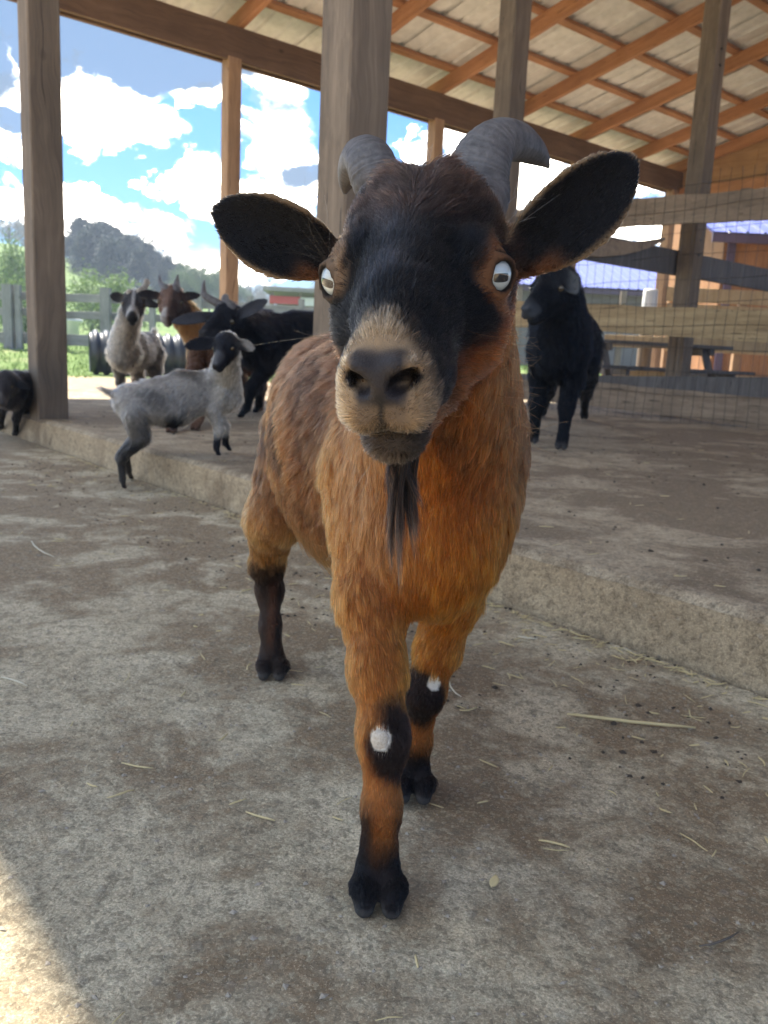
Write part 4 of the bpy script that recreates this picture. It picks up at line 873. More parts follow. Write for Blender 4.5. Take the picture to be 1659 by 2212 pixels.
def settle(root):                              # children were modelled in world space
    inv = Matrix.Translation(-Vector(root.location))
    for o in root.children: o.matrix_parent_inverse = inv
class Head:
    """frame: x = animal's left, y = forward along the face, z = up the brow"""
    def __init__(s, E, n_, roll=0.0, k=1.0):
        s.E = np.asarray(E, float); y = nrm(n_); x = nrm(np.cross((0, 0, 1), y)); z = np.cross(y, x); z = -z if z[2] < 0 else z
        c, sn = math.cos(roll), math.sin(roll); s.x = x*c+z*sn; s.z = -x*sn+z*c; s.y = y; s.k = k; s.R = np.stack([s.x, s.y, s.z], 1)
    def p(s, x, y, z): return s.E+s.k*(s.x*x+s.y*y+s.z*z)
    def d(s, x, y, z): return s.x*x+s.y*y+s.z*z
    def loc(s, V): return ((V-s.E)@s.R)/s.k
def add_head(B, H, fine=True, fl=1.0):
    k = H.k; back = H.d(0, -1, -.15)
    def ell(c, sm, flow, f_, reg='head', kk=.014, R=None, op='+'): B.ell(H.p(*c), np.array(sm)*k, H.R if R is None else R, kk*k, H.d(*flow), f_*k*fl, reg, op)
    def cone(a, b, ra, rb, flow, f_, reg='head', kk=.014, op='+'): B.cone(H.p(*a), H.p(*b), ra*k, rb*k, kk*k, H.d(*flow), f_*k*fl, reg, op)
    ell((0, -.048, -.008), (.051, .056, .048), (0, -1, -.3), .013)
    ell((0, -.040, .018), (.044, .040, .032), (0, -.5, .9), .014, 'brow')
    cone((0, -.01, -.012), (0, .088, -.028), .041, .0225, (0, -1, .1), .008)
    cone((0, -.012, .012), (0, .100, -.008), .025, .0145, (0, -1, .1), .009)
    cone((0, -.055, -.045), (0, .03, -.052), .038, .031, (0, -1, -.2), .014, 'jaw')
    for sx in (-1, 1):
        ell((sx*.030, -.012, -.034), (.024, .046, .034), (0, -1, -.25), .012, 'jaw')
        ell((sx*.034, -.006, .010), (.013, .022, .012), (sx*.3, -1, .3), .009, 'brow', .010)
        ell((sx*.016, .083, -.034), (.0145, .030, .017), (0, -1, -.1), .006, 'muzzle', .010)
    ell((0, .106, -.026), (.0235, .023, .0225), (0, -1, 0), .0045, 'muzzle', .010)
    for sx in (-1, 1): ell((sx*.0105, .114, -.038), (.0140, .0145, .0125), (sx*.5, -.8, -.1), .004, 'muzzle', .006)
    ell((0, .1215, -.021), (.0125, .0095, .0110), (0, -1, .3), .0028, 'nose', .006)
    for sx in (-1, 1): ell((sx*.0100, .1215, -.0125), (.0088, .0095, .0065), (sx, -.5, .6), .0026, 'nose', .004)
    cone((0, .02, -.058), (0, .094, -.0615), .026, .0155, (0, -1, -.2), .009, 'chin', .0035)
    ell((0, .101, -.060), (.0175, .0145, .012), (0, -.8, -.6), .006, 'chin', .004)
    if fine:
        # nostrils: slanted commas, and the groove between them
        for sx in (-1, 1):
            R = H.R@np.array(Matrix.Rotation(sx*math.radians(-40), 3, 'Y'))@np.array(Matrix.Rotation(math.radians(8), 3, 'X'))
            ell((sx*.0118, .127, -.0195), (.0090, .016, .0052), (sx, 0, 0), .001, kk=.0015, R=R, op='-')
        cone((0, .1395, -.024), (0, .1345, -.046), .0022, .0018, (0, 0, -1), .001, kk=.002, op='-')
    out = []
    for sx in (-1, 1):
        c = H.p(sx*.0450, .003, -.003); ax = nrm(H.d(sx*.75, .66, .08))
        B.ell(c, np.array([.0150]*3)*k, None, .010*k, H.d(sx*.4, -1, .2), .005*k, 'lid')
        B.ell(c+ax*.0045*k, np.array([.0122]*3)*k, None, .0010*k, op='-')
        for up in (1, -1):                     # upper and lower lid
            B.torus(c+ax*.0088*k+H.d(0, 0, up*.0002-.0005)*k, nrm(ax+H.d(0, 0, up*.14)), .0101*k, .0021*k, .0016*k, .0032*k, 'lid', H.d(sx*.6, -1, up*.3))
        out.append((c+ax*.0008*k, nrm(H.d(sx*.56, .82, .02)), H.d(0, 0, 1)))
    return out
def eye_mat(name, iris, pupil=(.01, .01, .012), tilt=0.0):
    m, g, b = new_mat(name, .06); v = obj_coord(g); sp = g.n('ShaderNodeSeparateXYZ'); g.nt.links.new(g.mapping(v, rot=(0, 0, tilt)), sp.inputs[0])
    ex = g.m('POWER', g.m('DIVIDE', g.m('ABSOLUTE', sp.outputs[0]), .0052), 4.0); ey = g.m('POWER', g.m('DIVIDE', g.m('ABSOLUTE', sp.outputs[1]), .0027), 4.0)
    f = g.ramp(g.m('ADD', ex, ey), [(.75, 1), (1.0, 0)])
    rr_ = g.m('SQRT', g.m('ADD', g.m('MULTIPLY', sp.outputs[0], sp.outputs[0]), g.m('MULTIPLY', sp.outputs[1], sp.outputs[1])))
    lim = g.ramp(g.m('MULTIPLY', rr_, 100.0), [(.72, 0), (.92, 1)]); nz = g.noise(v, 900, 3, .6)
    c = g.mix(g.m('MULTIPLY', nz, .5), iris, tuple(.6*x for x in iris)); c = g.mix(lim, c, tuple(.22*x for x in iris)); c = g.mix(f, c, pupil)
    g.set(b.inputs['Base Color'], c); b.inputs['Coat Weight'].default_value = 1.0; b.inputs['Coat Roughness'].default_value = .03; return m
def add_eyes(E3, k, mat, parent):
    for c, ax, up in E3:
        R = np.stack([np.cross(up, ax)/np.linalg.norm(np.cross(up, ax)), up, ax], 1); z = R[:, 2]; x = R[:, 0]; y = np.cross(z, x)
        n1_, n2_ = 20, 32; vv = []; ff = []
        for i in range(n1_+1):
            th_ = math.pi*i/n1_
            for j in range(n2_): ph = 2*math.pi*j/n2_; vv.append((.0117*math.sin(th_)*math.cos(ph), .0117*math.sin(th_)*math.sin(ph), .0117*math.cos(th_)))
        for i in range(n1_):
            for j in range(n2_): ff.append((i*n2_+j, i*n2_+(j+1) % n2_, (i+1)*n2_+(j+1) % n2_, (i+1)*n2_+j))
        o = mesh_obj('eye', vv, ff, mat, parent, True); Mx = Matrix.Identity(4)
        for i in range(3): Mx[i][0], Mx[i][1], Mx[i][2] = x[i]*k, y[i]*k, z[i]*k
        Mx.translation = c; o.matrix_parent_inverse = Matrix.Identity(4); o.matrix_basis = Mx
def horn_mat(name, c1, c2):
    m, g, b = new_mat(name, .62); v = g.n('ShaderNodeNewGeometry').outputs['Position']; nz = g.noise(v, 90, 6, .7); n2_ = g.noise(v, 380, 4, .7)
    at = g.n('ShaderNodeAttribute', attribute_name='ring').outputs['Fac']
    f = g.m('ADD', g.m('MULTIPLY', nz, .6), g.m('ADD', g.m('MULTIPLY', at, .09), g.m('MULTIPLY', n2_, .2))); g.set(b.inputs['Base Color'], g.ramp(f, [(.30, c1), (.68, c2)]))
    bump(g, b, g.m('ADD', g.m('MULTIPLY', n2_, .6), nz), .0012, .9); return m
def horn(pts, rad, mat, parent, rings=26, flat_=.85, seed=0, tipdark=True):
    pts = np.array(pts, float); rad = np.array(rad, float); m_ = len(pts); t0 = np.linspace(0, 1, m_); n = 160; t = np.linspace(0, 1, n)
    def cr(X):                                  # Catmull-Rom
        Xp = np.concatenate([[2*X[0]-X[1]], X, [2*X[-1]-X[-2]]]); u = t*(m_-1); i = np.minimum(u.astype(int), m_-2); f = (u-i)
        if X.ndim > 1: f = f[:, None]
        p0, p1, p2, p3 = Xp[i], Xp[i+1], Xp[i+2], Xp[i+3]; return .5*((2*p1)+(-p0+p2)*f+(2*p0-5*p1+4*p2-p3)*f**2+(-p0+3*p1-3*p2+p3)*f**3)
    Cc, Rr = cr(pts), np.maximum(cr(rad), .0004); tg = np.gradient(Cc, axis=0); tg /= np.linalg.norm(tg, axis=1)[:, None]; r_ = np.cross(tg[0], [0, 0, 1.]); r_ /= np.linalg.norm(r_)
    k = 40; vv = []; ring = []; rg = np.random.default_rng(seed); ph = np.cumsum(.5+1.6*rg.random(n))/n/1.3
    for i in range(n):
        r_ = r_-tg[i]*(r_@tg[i]); r_ /= np.linalg.norm(r_); q = np.cross(tg[i], r_); w_ = 1+(.012*(1-t[i])+.003)*(math.sin(ph[i]*rings*2*math.pi)+.5*math.sin(ph[i]*rings*.37*2*math.pi)); fade = 1-t[i]
        for j in range(k):
            a = 2*math.pi*j/k; w2 = w_+.012*math.sin(a*9+t[i]*5)+.02*fade*math.sin(a*3+t[i]*9)
            vv.append(Cc[i]+Rr[i]*w2*(r_*math.cos(a)+q*math.sin(a)*flat_)); ring.append(.5+.5*math.sin(ph[i]*rings*2*math.pi)*(.4+.6*fade))
    ff = [(i*k+j, i*k+(j+1) % k, (i+1)*k+(j+1) % k, (i+1)*k+j) for i in range(n-1) for j in range(k)]; ff.append(tuple((n-1)*k+j for j in range(k)))
    o = mesh_obj('horn', vv, ff, mat, parent, True); a = o.data.attributes.new('ring', 'FLOAT', 'POINT'); a.data.foreach_set('value', np.array(ring, F32)); return o
def leg(B, pts, rad, fl, reg, toe_dir, k=1.0, toes=True):
    """joints from the body down to the pastern; the last point is on the ground under the hoof"""
    pts = [np.asarray(p, float) for p in pts]
    for i in range(len(pts)-2): B.cone(pts[i], pts[i+1], rad[i], rad[i+1], .016*k, None, fl[i], reg)
    td = nrm((toe_dir[0], toe_dir[1], 0)); sd_ = np.array([td[1], -td[0], 0]); f = pts[-2]; g_ = pts[-1]
    for sx in (-1, 1):
        a = f+sd_*sx*.006*k-np.array([0, 0, .004*k]); b_ = g_+sd_*sx*.0112*k+td*.006*k+np.array([0, 0, .019*k])
        B.cone(a, b_, rad[-2]*.80, .0116*k, .006*k, None, fl[-1]*.9, reg)
        B.cone(g_+sd_*sx*.0112*k+td*.004*k+[0, 0, .014*k], g_+sd_*sx*.0104*k+td*.018*k+[0, 0, .0088*k], .0112*k, .0080*k, .004*k, (td[0], td[1], -.6), .001, 'hoof')
    B.cone(f-td*.010*k-[0, 0, .004*k], f-td*.016*k-[0, 0, .012*k], .007*k, .005*k, .006*k, None, fl[-1], reg)
# ------------------------------------------------------------------ the brown goat in front
def rp(x, y, Y): return ray_y(x, y, Y)
hero = empty('goat', 'large brown goat with black face, curved grey horns and black beard closest to the camera', 'goat', (-.02, .93, 0))
B = Beast(1.0)
HE = rp(897, 583, .54); Hh = Head(HE, (-.150, -.90, -.36), math.radians(3.5), 1.06)
eyes = add_head(B, Hh)
# ears, cupped towards the camera
B.ear(rp(716, 560, .592), rp(470, 455, .590), (-.15, -1, -.15), .0235, cup=.45, k=.010); B.ear(rp(1118, 560, .575), rp(1366, 350, .570), (.15, -1, -.1), .0245, cup=.45, k=.010)
# neck and trunk; the body runs back to the left
B.cone((.050, .765, .405), Hh.p(0, -.066, -.025), .076, .052, .03, (0, .25, -1), .017, 'neck')
B.cone((.050, .74, .37), Hh.p(0, -.045, -.055), .060, .038, .03, (0, .1, -1), .017, 'throat')
B.ell((.040, .80, .345), (.082, .105, .120), None, .04, (-.1, .3, -1), .019, 'chest')
B.ell((.046, .735, .325), (.061, .060, .080), None, .03, (0, .1, -1), .020, 'chest')
B.ell((-.000, .93, .380), (.098, .13, .124), None, .05, (-.2, .8, -.75), .021, 'trunk')
B.ell((-.035, 1.04, .362), (.107, .16, .130), None, .05, (-.2, .7, -.85), .022, 'trunk')
B.ell((-.080, 1.19, .392), (.086, .12, .108), None, .05, (-.2, .7, -.9), .021, 'trunk')
B.cone((-.10, 1.27, .45), (-.115, 1.335, .475), .022, .012, .02, None, .04, 'trunk')
# near fore leg (goat's right), far fore leg, hind legs
leg(B, [(-.012, .80, .36), rp(806, 1290, .735), rp(815, 1440, .700), rp(828, 1592, .672), rp(824, 1745, .660), rp(816, 1868, .664), (.011, .652, 0)], [.050, .0305, .0220, .0195, .0140, .0185], [.020, .016, .012, .008, .008, .010, .012], 'foreleg', (0, -1, 0), 1.12)
leg(B, [(.085, .82, .35), rp(975, 1290, .815), rp(946, 1400, .812), rp(917, 1494, .812), rp(900, 1600, .838), rp(893, 1672, .850), (.046, .838, 0)], [.046, .028, .0210, .0185, .0135, .0180], [.019, .014, .011, .008, .010, .014, .016], 'foreleg', (0, -1, 0), 1.08)
leg(B, [(-.128, 1.20, .36), rp(592, 1120, 1.13), rp(577, 1215, 1.19), rp(583, 1275, 1.205), rp(584, 1350, 1.185), rp(587, 1412, 1.172), (-.154, 1.162, 0)], [.052, .036, .022, .0175, .0130, .0175], [.021, .018, .013, .009, .010, .013, .014], 'hindleg', (0, -1, 0), 1.08)
leg(B, [(-.04, 1.22, .36), (.005, 1.16, .27), (-.005, 1.24, .185), (-.01, 1.25, .155), (-.015, 1.235, .095), (-.018, 1.225, .05), (-.02, 1.215, 0)], [.060, .044, .025, .0185, .0135, .018], [.028, .026, .02, .012, .010, .013, .014], 'hindleg', (0, -1, 0), 1.08)
V, Fq, nr, flow, fl, RG = B.surface(.0029)
# ---- coat colours (pigment, plus shade painted on the right side) from where on the animal a point lies
L_ = Hh.loc(V); hx, hy, hz = L_.T; zero = np.zeros(len(V)); G_ = lambda r: RG.get(r, zero)
ng = fnoise(V[:, 0]+V[:, 2]*.7, V[:, 1]+V[:, 2]*.4, 26, 3, 51); nb_ = fnoise(V[:, 0]+V[:, 2]*.9, V[:, 1]-V[:, 2]*.5, 9, 3, 52)
ORG, TAN, BRN, BLK, GRY, CRM = (.37, .138, .024), (.215, .100, .042), (.060, .032, .020), (.0045, .0052, .0078), (.12, .11, .11), (.40, .31, .215)
col = np.tile(np.array(TAN), (len(V), 1))
back = sstep(.36, .50, V[:, 2]+.05*nb_); col = lerp(col, (.115, .062, .040), back*.85)
col = lerp(col, (.34, .17, .062), sstep(.31, .22, V[:, 2])*sstep(.85, .95, V[:, 1]))            # pale orange flank and thigh
col = lerp(col, ORG, np.clip((G_('chest')+G_('throat')*1.0+G_('foreleg')*.9)*sstep(-.02, .05, V[:, 0]+.03*nb_)+G_('foreleg')*.5, 0, 1))
col = lerp(col, (.19, .068, .020), np.clip(G_('neck')+G_('throat'), 0, 1)*sstep(.02, .07, V[:, 0])*.8)  # shaded right side of neck and throat painted into the coat
col = lerp(col, BRN, np.clip(sstep(.05, .28, nb_+.5*ng)*.7*sstep(.30, .38, V[:, 2]), 0, 1))
col = lerp(col, BRN, sstep(.095, .13, V[:, 0])*.6*sstep(.9, .7, V[:, 1]))  # shade painted down the right edge of the chest
zl = V[:, 2]
fx_, fy_ = V[:, 1]*.55+V[:, 2]*.83, V[:, 1]*.83-V[:, 2]*.55; fk = fnoise(fx_*14, fy_*62, 1.0, 3, 91); col = lerp(col, (.045, .026, .018), sstep(.06, .20, fk)*sstep(.27, .33, zl)*sstep(.84, .92, V[:, 1])*.9)
def legdark(mask, knee, wk, foot, Cc):
    global col
    c = knee; d = np.sqrt((V[:, 0]-c[0])**2+(V[:, 1]-c[1])**2+((V[:, 2]-c[2]+.006)*.82)**2); col = lerp(col, BLK, mask*sstep(wk*1.25, wk*.72, d+.030*ng+.02*nb_)*.96)
    col = lerp(col, BLK, mask*sstep(foot+.018, foot-.02, zl+.03*ng+.35*np.abs(V[:, 0]-Cc)*0)*.97)
kA, kB, kC = rp(828, 1590, .665), rp(925, 1485, .80), rp(583, 1275, 1.2)
mF = np.clip(G_('foreleg')+G_('hoof'), 0, 1); mH = np.clip(G_('hindleg')+G_('hoof'), 0, 1); near = sstep(.76, .72, V[:, 1]); far = sstep(.74, .77, V[:, 1])*sstep(.97, .93, V[:, 1])
col = lerp(col, (.30, .115, .035), mF*sstep(.20, .12, zl)*.8)
legdark(mF*near, kA+np.array([.008, 0, 0]), .032, .058, .01); legdark(mF*far, kB+np.array([-.006, 0, -.004]), .030, .060, .04)
sidek = sstep(.004, .016, np.abs(V[:, 0]-.013))*sstep(.115, .075, zl); col = lerp(col, BLK, mF*near*sidek*.92)
hd = mH*sstep(1.0, 1.05, V[:, 1]); col = lerp(col, (.035, .022, .016), hd*sstep(.185, .155, zl+.02*ng)); col = lerp(col, (.12, .05, .025), hd*sstep(.010, .002, np.abs(V[:, 0]+.160))*sstep(.18, .12, zl)*sstep(.03, .07, zl)*.7)
hf = G_('hoof'); col = lerp(col, (.085, .080, .076), hf*sstep(.018, .011, zl)); col = lerp(col, BLK, hf*sstep(.012, .020, zl))
for kc, rr_ in ((rp(822, 1600, .6465), .0098), (rp(938, 1477, .790), .0078)):
    dxz = np.sqrt((V[:, 0]-kc[0])**2*1.25+(V[:, 2]-kc[2])**2*.75); col = lerp(col, (.85, .80, .70), sstep(rr_, rr_*.85, dxz)*mF*sstep(kc[1]+.022, kc[1]+.014, V[:, 1])); col = np.asarray(col)
# head
hm = sstep(-.085, -.055, hy)*sstep(.13, .09, np.abs(hx))*sstep(-.095, -.075, hz-.4*np.clip(-hy-.03, 0, 1)); earm = np.clip(G_('ear')*1.4, 0, 1); hm = hm*(1-earm)
hc_ = np.tile(np.array(BLK), (len(V), 1))
hc_ = lerp(hc_, (.060, .060, .066), sstep(-.05, .25, ng+.02)*sstep(.024, .008, np.abs(hx+.004))*sstep(-.05, .0, hy)*sstep(.12, .10, hy)*sstep(-.03, -.01, hz)*.8)
hc_ = lerp(hc_, (.10, .060, .042), sstep(.016, .040, hz)*sstep(.03, .0, hy)*.62*sstep(-.15, .2, ng+.10))
hc_ = lerp(hc_, (.19, .14, .095), sstep(.094, .116, hy)*sstep(.020, .007, np.abs(hx+.005)+.006*ng)*sstep(-.035, -.012, hz))
mz = sstep(.101, .115, hy+.010*ng+.10*np.clip(-hx-.005, 0, .02)-.25*np.clip(hx-.012, 0, .03)); hc_ = lerp(hc_, (.34, .235, .14), mz*.95)
hc_ = lerp(hc_, (.11, .085, .065), sstep(.014, .024, hx)*sstep(.095, .115, hy)*.35)
hc_ = lerp(hc_, (.075, .062, .058), sstep(.110, .120, hy)*sstep(.016, .010, np.abs(hx))*sstep(-.052, -.044, hz)*sstep(-.004, -.010, hz)*.6)
sd1 = sstep(.020, .034, hx+.006*ng); ck = sstep(-.024, -.040, hz+.008*ng+.10*np.clip(hy, 0, .1)-.25*np.clip(hx-.04, 0, .02))*sstep(.094, .066, hy); hc_ = lerp(hc_, (.22, .078, .024), ck*sd1)
sideL = sstep(.034, .042, -hx+.005*ng); hc_ = lerp(hc_, (.24, .115, .05), sideL*sstep(-.034, -.046, hz+.006*ng)*sstep(.085, .05, hy))
de = np.sqrt((hx-.047)**2+((hy-.000)*.9)**2+((hz+.006)*.75)**2); hc_ = lerp(hc_, (.21, .095, .042), sstep(.0225, .0155, de+.005*ng)*sstep(.028, .036, hx)*.9)
de2 = np.sqrt((hx+.047)**2+(hy-.004)**2+((hz-.008)*.8)**2); hc_ = lerp(hc_, (.27, .18, .115), sstep(.021, .015, de2+.005*ng)*sstep(.034, .042, -hx)*.8)
cs = [(c-Hh.E)@Hh.R/Hh.k for c, a, u in eyes]
for c in cs: dd = np.sqrt(((L_-c)**2).sum(1)); hc_ = lerp(hc_, (.012, .009, .008), sstep(.0158, .0132, dd))
chinm = sstep(-.050, -.056, hz)*sstep(.050, .070, hy)*sstep(.026, .016, hx); hc_ = lerp(hc_, (.040, .032, .028), chinm*.95)
hc_ = lerp(hc_, (.30, .14, .055), G_('chin')*sstep(.008, .016, hx)*sstep(.10, .085, hy)*.8)
mline = sstep(.0058, .0028, np.abs(hz+.0500+.06*np.clip(.115-hy, 0, 1)*0))*sstep(.05, .075, hy); hc_ = lerp(hc_, (.012, .010, .010), mline*.9)
nose = sstep(.0160, .0115, np.abs(hx)+.25*np.clip(-hz-.022, 0, 1))*sstep(-.034, -.028, hz)*sstep(.114, .122, hy)*sstep(-.003, -.009, hz-.2*np.abs(hx)); hc_ = lerp(hc_, (.022, .020, .024), nose*.92); hc_ = lerp(hc_, (.02, .018, .018), sstep(.0022, .0012, np.abs(hx))*sstep(-.022, -.026, hz)*sstep(-.049, -.046, hz)*sstep(.11, .12, hy))
for sx in (-1, 1):
    dn_ = np.sqrt(((hx-sx*.0118)/.0088)**2+((hy-.123)/.014)**2+((hz+.0200)/.0050)**2); hc_ = lerp(hc_, (.006, .005, .006), sstep(1.12, .92, dn_))
col = lerp(col, hc_, hm)
jaw = np.clip(G_('jaw'), 0, 1)*sstep(-.02, -.06, hy)*(1-earm); col = lerp(col, (.27, .10, .035), jaw*sstep(0, .03, hx)*.8)
# ears: black inside, tan rim, brown outside
for p_, sg in ((B.P[[i for i, p in enumerate(B.P) if p.kind == 'ear'][0]], -1), (B.P[[i for i, p in enumerate(B.P) if p.kind == 'ear'][1]], 1)):
    q = V-p_.p['a']; u = (q@p_.p['ax'])/p_.p['L']; v = np.abs(q@p_.p['ac']); m_ = sstep(.02, .0, np.abs(u-.5)-.55)*earm*(np.sign(V[:, 0]-.02) == sg)
    wd = p_.p['w']*np.sqrt(np.clip(1-((u-.46)/.56)**2, 0.02, 1)); rim = sstep(.93, 1.06, v/wd); front = sstep(.0, -.35, nr@p_.p['n']*-1.0); ec = lerp(np.tile((.0035, .0038, .0058), (len(V), 1)), (.26, .175, .10), np.clip(rim+(1-front), 0, 1)*.9)
    ec = lerp(ec, (.20, .085, .035), sstep(.30, .12, u)*sstep(.2, .6, (q@p_.p['ac']*-sg)/p_.p['w'])*.6); col = lerp(col, ec, m_)
gloss = nose*hm*.7
# face fur parts down the forehead and runs back; belly and flank hair hangs
fl2 = fl*(.78+.30*hm)*(1-.93*nose*hm); fl2 = np.where(hm > .5, np.minimum(fl2, .012), fl2)
poll = sstep(.035, .055, hz)*sstep(.0, -.02, hy)*sstep(.045, .03, np.abs(hx))*(1-earm); fl2 = fl2+poll*.010
bel = sstep(.305, .245, zl)*sstep(.85, .92, V[:, 1])*sstep(1.25, 1.15, V[:, 1])*np.clip(G_('trunk')+G_('chest'), 0, 1); fl2 = fl2+bel*.026; flow = flow+bel[:, None]*np.array([.9, -.25, -.35])
fore = hm*sstep(.02, .035, hz)*sstep(.03, .0, hy); flow = flow+fore[:, None]*(Hh.x[None]*np.sign(hx)[:, None]*.5)
fl2 = np.maximum(fl2, .0125*sstep(.25, .6, hf)*sstep(.012, .020, zl)); fl2 = fl2*(1-np.clip(hf*sstep(.020, .013, zl), 0, 1)*.96); flow = flow+(hf*sstep(.010, .02, zl))[:, None]*np.array([0, -.2, -1.2])
for c in cs: dd = np.sqrt(((L_-c)**2).sum(1)); fl2 = fl2*sstep(.0135, .019, dd)
spot = np.zeros(len(V))
for kc, rr_ in ((rp(822, 1600, .6465), .0098), (rp(938, 1477, .790), .0078)):
    spot = np.maximum(spot, sstep(rr_*1.15, rr_*.9, np.sqrt((V[:, 0]-kc[0])**2+(V[:, 2]-kc[2])**2))*mF*(V[:, 1] < kc[1]+.02)); 
fl2 = fl2*(1-.97*spot)
bd = body_mesh(V, Fq, np.clip(np.asarray(col)*.85, 0, 1), gloss, hero)
dens = np.where(fl2 < .0016, .0, 1.0)*(1+1.6*np.clip(hm+earm, 0, 1)+.8*mF*near)*(.35+.65*sstep(.5, -.3, nr[:, 1]))
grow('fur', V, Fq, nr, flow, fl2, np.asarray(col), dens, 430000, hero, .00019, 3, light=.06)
# beard
r = np.random.default_rng(9); nb2 = 5200; th_ = r.uniform(0, 6.28, nb2); rr_ = np.sqrt(r.random(nb2)); ba = Hh.p(.005, .084, -.068)
root = ba[None]+(Hh.x[None]*(.010*rr_*np.cos(th_))[:, None]+Hh.y[None]*(.010*rr_*np.sin(th_))[:, None]); tip0 = rp(866, 1168, .48); L2 = (.30+.70*r.random(nb2)**1.1)*(1.05-.25*rr_)
cl_ = np.floor(th_/6.28*14)+20*np.floor(rr_*2.2); jit = r.normal(size=(400, 3))*np.array([.0062, .0050, .016]); tipv = tip0[None]-ba[None]+jit[cl_.astype(int)]+r.normal(size=(nb2, 3))*.0012
ts_ = np.linspace(0, 1, 8); side_ = np.array([-.004, -.003, 0])
pts = np.stack([root*(1-t)**1.0+(ba[None])*(t)+tipv*(L2*t)[:, None]+(root-ba)*(.25*t*(1-t))+side_[None]*(math.sin(t*math.pi)*.8) for t in ts_], 1)
rad_ = np.tile(np.array([1, 1, 1, .95, .9, .8, .6, .2])*.00013, (nb2, 1)); bc = np.where(r.random(nb2)[:, None] < .16, np.array([[.12, .055, .030]]), np.array([[.007, .005, .005]]))
curves_obj('beard', pts, rad_, bc*(.6+.8*r.random((nb2, 1))), hero)
# long loose guard hairs: brows, chin, poll tuft
gh = []; gc = []
def strands(n, c, sp, d, L0, L1, colr, bend=.3, dj=.25):
    for _ in range(n):
        p0 = np.asarray(c)+r.normal(size=3)*sp; dd = nrm(np.asarray(d)+r.normal(size=3)*dj); L3 = r.uniform(L0, L1); b3 = r.normal(size=3)*bend*L3; gh.append([p0+dd*L3*t+b3*t*t for t in np.linspace(0, 1, 8)]); gc.append(colr)
strands(44, Hh.p(0, -.03, .044), .006, (0, .0, 1), .012, .03, (.12, .10, .08), .3, .5)
strands(9, Hh.p(-.056, -.012, .006), .004, (-.8, .1, .9), .03, .05, (.03, .025, .02), .2, .3)
strands(14, Hh.p(-.040, .03, -.03), .006, (-.8, .2, -.35), .02, .045, (.04, .03, .02), .3, .35)
sel = np.nonzero((nr[:, 0] > .75) & (V[:, 2] > .36) & (V[:, 2] < .50) & (V[:, 1] > .5) & (V[:, 1] < .80))[0]
for i_ in r.choice(sel, 90): strands(1, V[i_], .0005, nr[i_]+[0, 0, -.25], .014, .026, (.36, .18, .07), .3, .45)
sel = np.nonzero((nr[:, 0] < -.6) & (V[:, 2] < .36) & (V[:, 2] > .12) & (V[:, 1] < .80))[0]
for i_ in r.choice(sel, 160): strands(1, V[i_], .0005, nr[i_]+[0, 0, -1.0], .012, .022, (.40, .22, .09), .3, .35)
strands(16, Hh.p(0, .11, -.055), .01, (0, .9, -.3), .008, .02, (.25, .2, .15), .2, .6)
strands(10, Hh.p(.058, -.01, .03), .004, (.8, 0, .8), .015, .035, (.3, .3, .3), .2, .4)
gh = np.array(gh); curves_obj('guard_hair', gh, np.tile(np.linspace(1, .3, 8)*.00011, (len(gh), 1)), np.array(gc), hero)
cm, cg, cb = new_mat('pale_callus', .8); cv = cg.n('ShaderNodeNewGeometry').outputs['Position']; cg.set(cb.inputs['Base Color'], cg.ramp(cg.noise(cv, 500, 4, .7), [(.3, (.36, .30, .23)), (.7, (.56, .51, .43))])); bump(cg, cb, cg.noise(cv, 900, 3, .7), .0006)
for kc, ra, rb in ((rp(822, 1600, .652), .0080, .0098), (rp(937, 1477, .797), .0058, .0085)):
    vv = []; n1_, n2_ = 14, 24
    for i in range(n1_+1):
        for j in range(n2_):
            a, b_ = math.pi*i/n1_, 2*math.pi*j/n2_; q = 1+.07*math.sin(3*b_+i)+.04*math.sin(7*b_); vv.append((kc[0]+ra*math.sin(a)*math.cos(b_)*q, kc[1]-.0048*math.cos(a), kc[2]+rb*math.sin(a)*math.sin(b_)*q))
    mesh_obj('knee_callus', vv, [(i*n2_+j, (i+1)*n2_+j, (i+1)*n2_+(j+1) % n2_, i*n2_+(j+1) % n2_) for i in range(n1_) for j in range(n2_)], cm, hero, True)
add_eyes(eyes, Hh.k, eye_mat('pale_eye', (.41, .46, .47), (.012, .012, .016), 0.12), hero)
MAT['horn_grey'] = horn_mat('grey_horn', (.038, .034, .033), (.175, .162, .158))
horn([Hh.p(-.026, -.052, .014), rp(826, 420, .622), rp(812, 385, .625), rp(800, 352, .632), rp(788, 338, .655), rp(772, 346, .68), rp(757, 370, .71), rp(748, 398, .73), rp(745, 416, .74)], [.018, .0185, .0185, .0178, .0165, .0140, .0105, .0062, .002], MAT['horn_grey'], hero, 30, .9, 1)
horn([Hh.p(.028, -.052, .014), rp(1030, 425, .608), rp(1030, 388, .610), rp(1042, 347, .614), rp(1064, 315, .622), rp(1093, 302, .632), rp(1122, 308, .650), rp(1150, 325, .666), rp(1170, 342, .676), rp(1185, 361, .684)], [.021, .0225, .0222, .0205, .0178, .0160, .0145, .0112, .0070, .0015], MAT['horn_grey'], hero, 30, .9, 2)
settle(hero)
